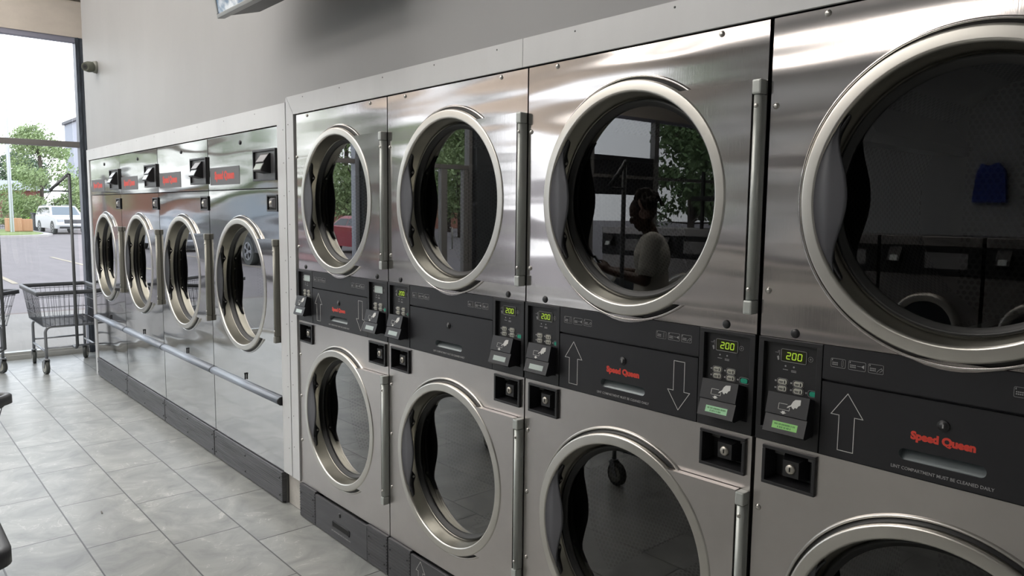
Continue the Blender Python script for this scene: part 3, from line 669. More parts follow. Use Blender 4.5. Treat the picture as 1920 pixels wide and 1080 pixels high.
dots(bpy.data.objects['trim_6'],[(-2.3+.34*k,1.992) for k in range(9)],-.0085)

# ------------------------------------------------------------------ storefront (window wall at x = -7.7)
def bay(i,y0,y1,door=False,panel=False,posts=True,m_=MULLG):
    w=empty(('door_%d' if door else 'window_%d')%i,(-7.70,0,0)); w['kind']='structure'
    if posts:
        m=MB(); m.box(-.06,.05,y0,y0+.06,0,3.15,.003); m.box(-.06,.05,y1-.06,y1,0,3.15,.003); m.build('frame_post',m_ if not door else MULLG,w)
    m=MB(); m.box(-.05,.035,y0+.0,y1,3.105,3.155,.003); m.build('head_frame',mat('blue_grey_head',(.34,.34,.42),.5,.2),w)
    m=MB(); m.box(-.05,.04,y0,y1,2.080,2.135,.003); m.build('transom_bar',mat('taupe_bar',(.25,.235,.225),.45,.3),w)
    m=MB(); m.box(-.05,.05,y0,y1,.0,.045,.003); m.box(-.05,.03,y0,y1,.045,.07,.003); m.build('sill_frame',mat('pale_sill',(.50,.50,.48),.5,.2),w)
    m=MB(); m.box(-.012,-.006,y0+.05,y1-.05,.06,2.09); m.box(-.012,-.006,y0+.05,y1-.05,2.13,3.11); m.build('window_pane',WINGLASS,w)
    if panel:
        m=MB(); m.box(-.05,.02,y0,y1,1.80,2.46,.003); m.build('dark_panel',mat('dark_panel',(.03,.03,.035),.5),w)
    if door:
        m=MB(); ym=y0+(y1-y0)*.42; m.box(-.05,.03,ym-.05,ym+.05,.04,2.09); m.box(-.05,.03,y0+.06,y0+.14,.04,2.09); m.box(-.05,.03,y0+.06,ym,.04,.28); m.build('door_leaf',MULLG,w)
        m=MB(); m.tube([(.03,ym-.10,.95),(.08,ym-.10,.95),(.08,ym-.10,1.25),(.03,ym-.10,1.25)],.010); m.build('door_handle',ALU,w)
    return w
# dark scuffed jamb post at the right end
w1=bay(1,-3.26,.19,posts=False)
m=MB(); m.box(-.07,.05,.185,.40,0,3.15,.003); m.box(.03,.062,.200,.214,0,3.15); m.build('frame_post',MULL,w1)
m=MB(); m.box(-.06,.05,-3.26,-3.20,0,3.15,.003); m.build('frame_post',mat('silver_post',(.45,.47,.52),.4,.4),w1)
bay(1,-5.10,-3.95,door=True); bay(2,-7.62,-5.62); bay(3,-9.34,-7.62,panel=True); bay(4,-11.4,-9.34)
for i,(a,b) in enumerate(((-3.95,-3.26),(-5.62,-5.10))):
    m=MB(); m.box(-7.80,-7.55,a,b,0,3.16); struct(m.build('trim_%d'%(8+i),mat('dark_column',(.055,.06,.065),.5)))
m=MB(); m.box(-7.85,-7.655,-11.5,.50,3.152,3.505); m.box(-7.85,-7.62,-11.5,1.4,3.52,4.2); m.box(-7.85,-7.655,.40,1.4,0,3.52); struct(m.build('wall_left',BEIGE))
m=MB(); m.box(-7.85,-7.640,-11.5,1.4,3.503,3.522); m.box(-7.70,-7.650,.262,.30,3.27,3.5); struct(m.build('trim_10',mat('crumbling_edge',(.17,.15,.13),.9,var=(30,.5))))
for k,(y0,y1) in enumerate(((-11.5,-11.4),)): m=MB(); m.box(-7.8,-7.65,y0,y1,0,3.16); struct(m.build('trim_11',MULL))

# ------------------------------------------------------------------ dryers
single_dryer(-6.400,'steel single dryer at the far left end of the row, beside the window')
single_dryer(-5.448,'second single steel dryer from the window, beige streak mirrored in its top panel')
single_dryer(-4.496,'third single steel dryer from the window, with the palest bluest top panel')
single_dryer(-3.544,'nearest single steel dryer, its red lettering readable, beside the white corner trim')
stack_dryer(-2.400,'leftmost stacked steel dryer pair, beside the white corner trim, with two arrows and red lettering',screens=(LCDDIM,LCDDIM),leds=(False,False))
stack_dryer(-1.600,'second stacked dryer pair from the left, console without arrows or red lettering',logo=False,arrows=False,base='arrow',screens=(LCDDIM,LCDDIM))
stack_dryer(-.800,'third stacked dryer pair, mirroring the person in headphones in its upper door',screens=(LCDDIM,LCDPALE))
stack_dryer(.004,'nearest stacked dryer pair, cut off by the right edge, with bright green reader screen',screens=(LCDGREEN,LCDGREEN))

# ------------------------------------------------------------------ television and cameras on the wall
tv=empty('television',(-2.52,-.33,2.705),0,'flat television on a tilting bracket high on the grey wall','television')
def rotx(a,pts): c,s=math.cos(a),math.sin(a); return [(x,y*c-z*s,y*s+z*c) for x,y,z in pts]
TA=math.radians(9)
def tv_part(mb,name,m_,par=tv):
    mb.v=[tuple(q) for q in rotx(TA,mb.v)]; return mb.build(name,m_,par)
m=MB(); frame_quads(m,-.02,1.02,-.38,.24,.018,-.022,.012,.003); tv_part(m,'bezel',mat('silver_bezel',(.30,.31,.31),.35,.5))
m=MB(); m.box(-.005,1.005,-.018,-.012,-.364,.224); 
SCR=bpy.data.materials.new('television_picture'); SCR.use_nodes=True
n_=SCR.node_tree.nodes; l_=SCR.node_tree.links; b_=n_['Principled BSDF']; t_=n_.new('ShaderNodeTexCoord'); no_=n_.new('ShaderNodeTexNoise'); no_.inputs['Scale'].default_value=16; no_.inputs['Detail'].default_value=4
r_=n_.new('ShaderNodeValToRGB'); r_.color_ramp.elements[0].position=.42; r_.color_ramp.elements[0].color=(.16,.25,.36,1); r_.color_ramp.elements[1].position=.62; r_.color_ramp.elements[1].color=(.85,.88,.90,1)
l_.new(t_.outputs['Object'],no_.inputs['Vector']); l_.new(no_.outputs['Fac'],r_.inputs[0]); l_.new(r_.outputs[0],b_.inputs['Emission Color']); b_.inputs['Emission Strength'].default_value=.75; b_.inputs['Base Color'].default_value=(.02,.02,.02,1); b_.inputs['Roughness'].default_value=.2
tv_part(m,'screen',SCR)
m=MB(); a=[(-.01,.010,-.37),(1.01,.010,-.37),(1.01,.010,.23),(-.01,.010,.23),(.05,.15,-.36),(.95,.15,-.36),(.88,.15,.15),(.12,.15,.15)]
m.add(a,[(0,1,5,4),(1,2,6,5),(2,3,7,6),(3,0,4,7),(4,5,6,7),(0,3,2,1)]); tv_part(m,'rear_casing',BLACK)
m=MB()
for k in range(10): m.box(.2+k*.06,.235+k*.06,.035,.050,-.352,-.340)
tv_part(m,'vent_slots',DARK)
m=MB(); m.cyl((.5,.06,-.02),(.5,.33,0),.025); m.box(.38,.62,.30,.33,-.12,.12); m.build('wall_bracket',BLACK,tv)
sc_=empty('security_camera',(-6.02,-.0,2.62),0,'small olive-grey bullet security camera on the wall near the window','camera')
OL=mat('olive_grey_housing',(.095,.10,.078),.5)
m=MB(); m.cyl((.0,0,0),(.0,-.028,0),.050,.046,n=28); m.build('mounting_base',mat('pale_camera_base',(.25,.25,.22),.5),sc_)
m=MB(); d_=Vector((.62,-.76,-.16)).normalized(); p0=Vector((0,-.028,0)); 
m.cyl(p0-d_*.01,p0+d_*.05,.040,.043,n=28); m.cyl(p0+d_*.05,p0+d_*.088,.043,.034,n=28); m.build('camera_head',OL,sc_)
m=MB(); m.cyl(p0+d_*.0885,p0+d_*.090,.022,n=24); m.build('lens_ring',mat('camera_face',(.04,.042,.038),.3),sc_)
m=MB(); m.cyl(p0+d_*.0905,p0+d_*.0925,.010,n=18); m.build('lens',BLACK,sc_)

# ------------------------------------------------------------------ laundry carts
def rpt(x0,x1,y0,y1,z,r,n=6):
    P=[]
    for cx,cy,a in((x1-r,y1-r,0),(x0+r,y1-r,90),(x0+r,y0+r,180),(x1-r,y0+r,270)):
        for k in range(n+1):
            t=math.radians(a+90*k/n); P.append((cx+r*math.cos(t),cy+r*math.sin(t),z))
    return P
def laundry_cart():
    r=empty('laundry_cart')
    L,Wd,H,HB=.92,.58,.735,.435; l2,w2=L/2,Wd/2
    # rail cover: flat band with round corners
    m=MB(); P=rpt(-l2,l2,-w2,w2,0,.045); n=len(P); vs=[]
    for (x,y,_) in P:
        d=Vector((x,y,0)); 
        k=1-.022/max(abs(x)/1,.2) if False else 1
        nx=max(-l2+.045,min(l2-.045,x)); ny=max(-w2+.045,min(w2-.045,y)); o=Vector((x-nx,y-ny,0)); o=o.normalized() if o.length>0 else o
        for off,z in ((0,H-.018),(0,H+.012),(-.006,H+.018),(-.022,H+.018),(-.028,H+.012),(-.028,H-.018)): vs.append((x+o.x*off,y+o.y*off,z))
    fs=[(k*6+i,k*6+(i+1)%6,((k+1)%n)*6+(i+1)%6,((k+1)%n)*6+i) for k in range(n) for i in range(6)]
    m.add(vs,fs,True); m.build('basket_rail',RAILP,r)
    # wire basket, narrower at the bottom
    m=MB(); bl,bw=l2-.10,w2-.055
    def side(t,z):   # point around rectangle at height z
        u=(z-HB)/(H-HB); return (bl+(l2-.02-bl)*u, bw+(w2-.02-bw)*u)
    for z,rad in ((HB,.003),(HB+.085,.0022),(HB+.17,.0022),(H-.03,.003)):
        a,b=side(0,z); m.tube(rpt(-a,a,-b,b,z,.03,3),rad,6,True)
    a0,b0=side(0,HB); a1,b1=side(0,H)
    for k in range(21):
        u=-1+2*k/20; 
        for sg in(-1,1): m.tube([(u*(a0-.02),sg*b0,HB),(u*(a1-.03),sg*b1,H)],.0020,5)
    for k in range(13):
        u=-1+2*k/12
        for sg in(-1,1): m.tube([(sg*a0,u*(b0-.02),HB),(sg*a1,u*(b1-.03),H)],.0020,5)
    for k in range(21): u=-1+2*k/20; m.tube([(u*(a0-.01),-b0,HB),(u*(a0-.01),b0,HB)],.0020,5)
    for k in range(7): u=-1+2*k/6; m.tube([(-a0,u*(b0-.02),HB-.004),(a0,u*(b0-.02),HB-.004)],.0024,5)
    m.build('wire_basket',WIRE,r)
    # tube frame
    m=MB(); lx,ly=.31,.215
    for sx in(-1,1):
        pts=[(sx*lx,-ly,.125),(sx*lx,-ly,HB-.06)]+[(sx*lx,-ly+.05*(1-math.cos(t*PI/8)),HB-.06+.05*math.sin(t*PI/8)) for t in range(1,5)]
        pts+=[(sx*lx,-q[1],q[2]) for q in pts[::-1]]; m.tube(pts,.0125,10)
        m.tube([(sx*lx,-ly,.235),(sx*lx,ly,.235)],.009,8)
    for sy in(-1,1): m.tube([(-lx,sy*ly,.20),(lx,sy*ly,.20)],.010,8); m.tube([(-lx,sy*.16,HB-.012),(lx,sy*.16,HB-.012)],.009,8)
    m.build('tube_frame',TUBE,r)
    # hanging post with hooked top
    m=MB(); px=l2+.012
    m.tube([(lx,0,.235),(px-.05,0,.235),(px,0,.26),(px,0,1.765)],.0130,10); m.tube([(px,0,1.765),(px-.012,0,1.775),(px-.02,-.075,1.70),(px-.02,-.15,1.625)],.0125,8); m.tube([(px,0,1.622),(px-.02,-.15,1.622)],.0065,8)
    m.build('hanging_post',mat('dark_grey_post',(.10,.105,.11),.4,.4),r)
    for sx in(-1,1):
        for sy in(-1,1):
            a=random.uniform(-.5,.5)+(PI if sx>0 else PI); c=MB(); X,Y=sx*lx,sy*ly; ca,sa=math.cos(a),math.sin(a); ox,oy=X+ca*.025,Y+sa*.025
            c.cyl((X,Y,.128),(X,Y,.142),.022,n=14)
            for s_ in(-1,1):
                nx,ny=-sa*.022*s_,ca*.022*s_
                c.add([(X+nx-ca*.02,Y+ny-sa*.02,.130),(X+nx+ca*.02,Y+ny+sa*.02,.130),(ox+nx+ca*.018,oy+ny+sa*.018,.055),(ox+nx-ca*.014,oy+ny-sa*.014,.055),
                       (X+nx*.85-ca*.02,Y+ny*.85-sa*.02,.130),(X+nx*.85+ca*.02,Y+ny*.85+sa*.02,.130),(ox+nx*.85+ca*.018,oy+ny*.85+sa*.018,.055),(ox+nx*.85-ca*.014,oy+ny*.85-sa*.014,.055)],[(0,1,2,3),(7,6,5,4),(0,4,5,1),(1,5,6,2),(2,6,7,3),(3,7,4,0)])
            cs=c.build('caster',TUBE,r)
            t=MB(); n1=Vector((-sa,ca,0)); o=Vector((ox,oy,.0625))
            t.cyl(o-n1*.014,o+n1*.014,.0625,n=24); t.build('tyre',CASTER,cs)
            t=MB(); t.cyl(o-n1*.0165,o+n1*.0165,.044,n=20); t.cyl(o-n1*.021,o+n1*.021,.010,n=10); t.build('wheel_hub',HUBM,cs)
    return r
c1=laundry_cart(); c1.location=(-7.04,-.13,0)
tag(c1,'wire laundry cart by the window with its whole basket and tall hanging post in view','cart','laundry carts')
def cart(x,y,rz,lab):
    c=copy_tree(c1); c.location=(x,y,0); c.rotation_euler.z=rz; c['label']=lab; return c
cart(-7.04,-1.01,math.radians(50),'wire laundry cart cut off by the left edge, left of the whole cart')
cart(-7.06,.66,math.radians(0),'wire laundry cart half hidden behind the far end of the dryer row')
cart(-2.66,-1.65,math.radians(48),'near laundry cart showing only its dark rail corner at the middle of the left edge')
cart(-1.40,-1.635,math.radians(180),'nearest laundry cart, only a rail corner at the bottom left edge')

# litter on the floor
def scrap(name,x,y,l,wd,h,rz,lab,col):
    m=MB(); m.box(-l/2,l/2,-wd/2,wd/2,0,h,.0006); o=m.build(name,mat(name+'_mat',col,.7)); o.location=(x,y,.0003); o.rotation_euler.z=rz; tag(o,lab,'litter'); return o
scrap('twist_of_lint',-3.05,-.735,.030,.006,.004,-.1,'tiny grey twist of lint on the floor tiles',(.16,.15,.14))

# ------------------------------------------------------------------ unseen ceiling troffers, added to light the room and give steel reflections
def troffer(x,y,lab):
    r=empty('unseen_ceiling_light',(x,y,4.2),0,lab,'light','unseen ceiling lights')
    m=MB(); frame_quads(m,-.75,.75,-.5,.5,.03,0,.05); m.v=[(a,c,-b) for a,b,c in m.v]; m.build('light_frame',mat('white_metal',(.7,.7,.7),.5),r)
    m=MB(); m.box(-.72,.72,-.47,.47,-.035,-.025); m.build('light_diffuser',mat('lit_diffuser',(.8,.8,.8),.5,emit=((1,.955,.90),LAMP)),r)
ORD=('first','second','third','fourth','fifth','sixth')
for i,y in enumerate((-1.4,-3.2,-5.0,-6.8)):
    for j,x in enumerate((-6.2,-4.2,-2.2)):
        troffer(x,y,'unseen white ceiling light panel, %s row out from the dryers, %s'%(ORD[i],('nearest the window','in the middle','furthest from the window')[j]))

# ------------------------------------------------------------------ washers opposite the dryers (seen in the door glass)
def washer():
    r=empty('front_load_washer'); W=.78
    m=MB(); m.box(.004,W-.004,.012,.75,.0,1.30); m.build('cabinet',mat('washer_side',(.30,.30,.30),.4,.8),r)
    m=MB(); hole_panel(m,.004,W-.004,.14,1.00,W/2,.58,.235,0,.012,48); m.build('front_panel',STEEL_LOW,r)
    m=MB(); m.box(.004,W-.004,-.012,.012,1.005,1.24,.004); cp=m.build('console_panel',BLACK,r)
    m=MB(); m.box(.004,W-.004,-.02,.75,1.245,1.32,.004); m.build('top_ledge',STEEL_LOW,r)
    m=MB(); m.lathe([(.275,0),(.275,-.03),(.262,-.045),(.215,-.045),(.205,-.03)],W/2,.58,n=48); d=m.build('door',RING,r)
    m=MB(); m.lathe([(0.001,-.030),(.12,-.038),(.206,-.030)],W/2,.58,n=48); m.build('door_glass',CARGLASS,d)
    m=MB(); m.box(W/2+.24,W/2+.30,-.06,-.03,.52,.64,.008); m.build('door_handle',BLACK,d)
    S=[(-.012,1.225),(-.055,1.165),(-.075,1.11),(-.012,1.10)]; a,b=.60,.70; n=4
    m=MB(); m.add([(a,p,q) for p,q in S]+[(b,p,q) for p,q in S],[(3,2,1,0),(4,5,6,7)]+[(k,(k+1)%n,n+(k+1)%n,n+k) for k in range(n)]); rd=m.build('card_reader',BLACK,cp)
    m=MB(); m.add([(a+.02,-.0590,1.158),(b-.02,-.0590,1.158),(b-.02,-.0755,1.113),(a+.02,-.0755,1.113)],[(0,1,2,3)]); m.build('reader_screen',mat('reader_white',(.7,.75,.75),.4),rd)
    m=MB(); m.box(.10,.42,-.014,-.012,1.06,1.19); m.build('instruction_plate',mat('grey_plate',(.25,.25,.26),.5),cp)
    return r
ws=washer(); ws.location=(.55,-5.0,0); ws.rotation_euler.z=PI
WL=['furthest from the window','second furthest from the window','third furthest from the window','in the middle, right side','in the middle, left side','third from the window','second from the window','nearest the window']
tag(ws,'steel front-load washer opposite the dryers, '+WL[0],'washer','washers opposite the dryers')
for k in range(1,7):
    c=copy_tree(ws); c.location=(.55-.80*k,-5.0,0); c['label']='steel front-load washer opposite the dryers, '+WL[k if k<4 else k+1]
# open black rack standing on the washers
rk=empty('wire_rack',(-3.9,-5.35,1.32),0,'open black slotted rack standing on the washers','rack')
for x in (0,.42,.84):
    m=MB(); m.box(x-.015,x+.015,-.015,.015,0,.62)
    for k in range(12): m.box(x+.015,x+.024,-.008,.008,.03+k*.05,.052+k*.05)
    m.build('rack_upright',BLACK,rk)
for z in (.30,): m=MB(); m.box(-.03,.87,-.17,.17,z,z+.05,.003); m.build('rack_shelf',BLACK,rk)
nb=MB(); nb.box(-2.72,-2.46,-5.30,-5.285,1.335,1.66,.002); tag(nb.build('notice_card',mat('grey_card',(.42,.42,.40),.6)),'grey notice card propped on the washers','notice')
# blue bag on the far wall and a low basket
m=MB(); m.prism([(-.24,-.30),(.22,-.30),(.18,.18),(.08,.30),(-.04,.25),(-.14,.29),(-.2,.16)],-.05,.05)
bb=m.build('laundry_bag',mat('royal_blue_cloth',(.02,.05,.30),.7,bump=(8,.6,.02))); bb.location=(-2.9,-11.40,2.0); tag(bb,'royal blue cloth bag hung on the far grey wall','bag')
# tall black perforated stand near the door
ps=empty('slatted_stand',(-6.9,-4.55,0),math.radians(35),'tall black stand with wavy openwork slats by the shop door','stand')
m=MB()
for k in range(6):
    x=-.25+k*.10; pts=[(x+.022*math.sin(z*.9*PI*4/1.9+ (PI if k%2 else 0)),0,.05+z*1.55/36*1.0) for z in range(37)]
    pts=[(x+.020*math.sin(i*PI/3+(PI if k%2 else 0)),0,.05+i*1.55/36) for i in range(37)]; m.tube(pts,.014,6)
m.build('wavy_slats',BLACK,ps)
m=MB(); m.box(-.30,.30,-.15,.15,0,.05,.01); m.build('stand_base',BLACK,ps)

# ------------------------------------------------------------------ people (seen mirrored)
SKIN=mat('dark_brown_skin',(.075,.038,.024),.5)
def cap(mb,p,q,r0,r1,n=14):
    p=Vector(p);q=Vector(q); mb.cyl(p,q,r0,r1,n=n)
    for c,r in((p,r0),(q,r1)): ball(mb,c,(r,r,r))
def ball(mb,c,r,rot=None,n=14):
    bm=bmesh.new(); bmesh.ops.create_uvsphere(bm,u_segments=n,v_segments=n*2//3,radius=1)
    for v in bm.verts:
        co=Vector((v.co.x*r[0],v.co.y*r[1],v.co.z*r[2]))
        if rot: co=rot@co
        v.co=co+Vector(c)
    mb.bm(bm,True)
def fuse(o,vox=.008,it=4):
    a=o.modifiers.new('fuse','REMESH'); a.mode='VOXEL'; a.voxel_size=vox; a.use_smooth_shade=True
    b=o.modifiers.new('smooth','SMOOTH'); b.iterations=it; b.factor=.5
def human(x,y,rz,label,shirt,trousers,skin,headphones=False,lean=0.0,hair='locks'):
    """faces local +x, holds a phone in front of the chest"""
    r=empty('person',(x,y,0),rz,label,'person'); r.scale=(.95,)*3
    K=Vector
    def L(p):   # lean the upper body forward about the hips
        v=K(p)-K((0,0,.92)); c,s=math.cos(lean),math.sin(lean); return K((v.x*c+v.z*s, v.y, -v.x*s+v.z*c+.92)) if p[2]>.92 else K(p)
    mb=MB()
    # legs and feet
    for s in(-1,1):
        cap(mb,(0,s*.09,.90),(.015,s*.10,.50),.085,.055); cap(mb,(.015,s*.10,.50),(-.01,s*.105,.10),.055,.036); ball(mb,(-.01,s*.10,.36),(.052,.050,.10))
        cap(mb,(-.03,s*.105,.045),(.13,s*.115,.035),.040,.030)
    ball(mb,(0,0,.95),(.115,.165,.12)); ball(mb,L((.0,0,1.08)),(.10,.135,.14)); ball(mb,L((.0,0,1.25)),(.115,.165,.16)); ball(mb,L((0,0,1.36)),(.085,.165,.07))
    cap(mb,L((.0,0,1.38)),L((.035,0,1.47)),.055,.052)
    hc=L((.075,0,1.565)); tilt=.45+lean
    R=Matrix.Rotation(tilt,3,'Y')
    ball(mb,hc+R@K((-.01,0,.02)),(.098,.075,.098),R,20); ball(mb,hc+R@K((.025,0,-.045)),(.066,.058,.072),R); ball(mb,hc+R@K((.062,0,-.098)),(.024,.028,.018),R)
    ball(mb,hc+R@K((.092,0,-.018)),(.020,.014,.024),R); ball(mb,hc+R@K((.099,0,-.030)),(.013,.018,.011),R)
    ball(mb,hc+R@K((.085,0,-.062)),(.013,.024,.0065),R); ball(mb,hc+R@K((.082,0,-.076)),(.013,.022,.007),R); ball(mb,hc+R@K((.078,0,.022)),(.016,.048,.010),R)
    for s in(-1,1): ball(mb,hc+R@K((-.005,s*.074,-.012)),(.018,.010,.030),R)
    # arms: elbows bent, hands meeting around the phone
    ph=L((.36,.0,1.18))
    for s in(-1,1):
        sh=L((0,s*.195,1.37)); el=L((.045,s*.245,1.10)); wr=ph+K((-.06,s*.050,-.035))
        cap(mb,sh,el,.056,.042); cap(mb,el,wr,.043,.027)
        pal=ph+K((-.020,s*.045,-.012)); cap(mb,wr,pal,.026,.030); ball(mb,pal,(.045,.016,.032))
        for i,(ln,zz) in enumerate(((.050,.024),(.056,.008),(.052,-.008),(.042,-.023))):
            k0=pal+K((.030,s*.002,zz)); k1=k0+K((ln*.55,-s*.008,.002)); k2=k1+K((ln*.15,-s*.030,.0)); cap(mb,k0,k1,.0092,.0085,8); cap(mb,k1,k2,.0085,.0075,8)
        t0=pal+K((-.015,-s*.004,.026)); t1=t0+K((.028,-s*.016,.020)); t2=t1+K((.024,-s*.014,.004)); cap(mb,t0,t1,.0115,.0098,8); cap(mb,t1,t2,.0098,.0085,8)
    o=mb.build('body',skin,r); fuse(o,.0075,3)
    for s in(-1,1):
        e=MB(); ball(e,hc+R@K((.080,s*.030,.004)),(.012,.013,.009),R,10); e.build('eye',mat('eye_white',(.55,.53,.5),.3),r)
    # clothes follow the body
    mb=MB(); ball(mb,(0,0,.995),(.135,.180,.085)); ball(mb,L((.0,0,1.09)),(.122,.158,.15)); ball(mb,L((0,0,1.25)),(.135,.185,.17)); ball(mb,L((0,0,1.355)),(.098,.180,.075)); cap(mb,(0,0,1.04),L((0,0,1.12)),.128,.125)
    for s in(-1,1):
        sh=L((0,s*.195,1.37)); el=L((.045,s*.245,1.10)); cap(mb,sh,sh.lerp(el,.72),.068,.066)
    o=mb.build('shirt',shirt,r); fuse(o,.010,3)
    mb=MB(); ball(mb,(0,0,.93),(.128,.176,.13))
    for s in(-1,1): cap(mb,(0,s*.09,.90),(.015,s*.10,.50),.098,.072); cap(mb,(.015,s*.10,.50),(-.01,s*.105,.12),.072,.058)
    o=mb.build('trousers',trousers,r); fuse(o,.010,3)
    for s in(-1,1):
        mb=MB(); cap(mb,(-.035,s*.105,.045),(.13,s*.115,.040),.050,.040); mb.box(-.085,.17,s*.11-.045,s*.11+.045,0,.028,.01); o=mb.build('shoe',mat('dark_shoe',(.05,.05,.055),.6),r); fuse(o,.008,2)
    # hair
    mb=MB(); ball(mb,hc+R@K((-.032,0,.045)),(.098,.084,.085),R)
    if hair=='locks':
        rnd=random.Random(5)
        for k in range(46):
            a=rnd.uniform(.9,2*PI-.9); e_=rnd.uniform(.15,1.35); d=K((math.cos(a)*math.cos(e_)-.25,math.sin(a)*math.cos(e_),math.sin(e_))).normalized()
            p=hc+R@K((-.03+d.x*.085,d.y*.075,.04+d.z*.08)); q=p+(R@d)*.045; q2=q+K((rnd.uniform(-.03,.02)+.02*d.x,d.y*.03,-.03-.05*rnd.random())); cap(mb,p,q,.011,.010,8); cap(mb,q,q2,.010,.008,8)
        ball(mb,hc+R@K((-.075,0,.10)),(.055,.06,.05),R)
    o=mb.build('hair',mat('dark_hair',(.022,.015,.012),.75),r); fuse(o,.007,1)
    m=MB(); m.box(-.006,.006,-.038,.038,-.075,.075,.003); m.v=[tuple(Matrix.Rotation(.6,3,'Y')@K(v)+ph+K((.012,0,.012))) for v in m.v]
    if headphones:
        hp=empty('headphones',(0,0,0),0); HPM=mat('pinkish_headphones',(.32,.22,.19),.45); hp.parent=None; hp.location=(x,y,0); hp.rotation_euler=(0,0,rz); hp.scale=(.95,)*3
        tag(hp,'pinkish over-ear headphones worn by the person','headphones')
        m2=MB(); m2.tube([tuple(hc+R@K((-.01,.090*math.cos(t*PI/16),-.005+.135*math.sin(t*PI/16)))) for t in range(17)],.011,8); m2.build('headband',HPM,hp)
        for s in(-1,1): m2=MB(); c=hc+R@K((-.008,s*.090,-.012)); m2.cyl(c-R@K((0,s*.012,0)),c+R@K((0,s*.016,0)),.038,.034,n=22); m2.build('ear_cup',HPM,hp)
    return r,m
pr1,phm=human(-2.29,-2.44,2.48,'person in a white T-shirt and headphones looking down, mirrored in a dryer door',mat('white_tshirt',(.62,.60,.54),.8),mat('dark_trousers',(.05,.055,.07),.8),SKIN,headphones=True)
o=phm.build('phone',BLACK); o.location=(-2.29,-2.44,0); o.rotation_euler.z=2.48; o.scale=(.95,)*3; tag(o,'black phone held by the person in headphones','phone')

# ------------------------------------------------------------------ outside
def ground(x): return -.10-.0044*(-x-8)
ASPH=mat('asphalt',(.198,.172,.166),.85,var=((.6,2.5,1),.10))
m=MB(); m.add([(-8,-150,ground(-8)),(-8,150,ground(-8)),(-260,150,ground(-260)),(-260,-150,ground(-260))],[(0,1,2,3)])
m.add([(-8,-150,ground(-8)-.4),(-8,150,ground(-8)-.4),(-260,150,ground(-260)-.4),(-260,-150,ground(-260)-.4)],[(3,2,1,0)]); struct(m.build('ground',ASPH))
m=MB(); m.box(-11.75,-7.86,-40,40,-.2,-.05,.01); sw=struct(m.build('sidewalk',mat('pale_concrete',(.25,.23,.205),.85,var=(1.2,.12))))
m=MB(); m.box(-11.93,-11.76,-40,40,-.25,-.055,.02); struct(m.build('curb',mat('brown_curb',(.17,.13,.11),.85)))
PAINT=mat('road_paint',(.38,.32,.23),.8)
def line(x0,x1,y,w_=.11,y2=None):
    y2=y if y2 is None else y2; m=MB(); m.add([(x0,y-w_/2,ground(x0)+.006),(x0,y+w_/2,ground(x0)+.006),(x1,y2+w_/2,ground(x1)+.006),(x1,y2-w_/2,ground(x1)+.006)],[(0,1,2,3)]); m.v+= [(a,b,c-.01) for a,b,c in m.v[:4]]; m.f+=[(7,6,5,4)]; m.sm+=[False]; o=m.build('parking_line',PAINT); o['kind']='structure'
for k in range(-9,3):
    line(-17.8,-22.8,.93+2.6*k-0*k); 
for k in range(-9,3): line(-22.9,-28.0,3.32+2.6*k)
GRASS=mat('grass',(.20,.25,.08),.9,var=(2,.3))
m=MB(); P=[(-49,3.0),(-49.3,5.6),(-50.5,7.0),(-53,7.7),(-66,8.2),(-66,-2),(-50,-2)]
for z0,z1,off in ((0,.13,0),): m.v+=[(x,y,ground(x)+z1) for x,y in P]+[(x,y,ground(x)-.3) for x,y in P]; n=len(P); m.f+=[tuple(range(n))]+[(k,(k+1)%n,n+(k+1)%n,n+k) for k in range(n)]; m.sm+=[False]*(n+1)
struct(m.build('traffic_island',mat('island_curb',(.45,.42,.40),.85)))
m=MB(); m.v=[( -51+(x+51)*.93-.5, y*.93+.1, ground(x)+.16) for x,y in P]; m.v+=[(x,y,z-.1) for x,y,z in m.v]; m.f=[tuple(range(n))]+[(k,(k+1)%n,n+(k+1)%n,n+k) for k in range(n)]; m.sm=[False]*(n+1)
tag(m.build('grass_patch',GRASS),'patch of yellowish grass on the traffic island','grass',kind='stuff')
m=MB(); m.cyl((-56,6.0,-.14),(-56,6.0,12.5),.125,.08,n=14); o=m.build('light_pole',mat('pale_pole',(.62,.64,.68),.6)); tag(o,'tall pale lamp pole rising from the grass island','pole')
bx=MB(); bx.box(-58.3,-57.3,5.9,6.75,-.14,.72,.03); bx.box(-58.2,-57.4,6.75,7.35,-.14,.66,.03); tag(bx.build('planter_box',mat('orange_wood',(.55,.30,.17),.8)),'orange wooden box at the foot of the lamp pole','planter')
bn=MB(); bn.box(-62.2,-61.4,8.0,8.6,-.3,.95,.05); bn.box(-62.3,-61.3,7.95,8.65,.95,1.05,.03); tag(bn.build('litter_bin',mat('dark_bin',(.05,.055,.06),.6)),'dark bin behind the white SUV','bin')

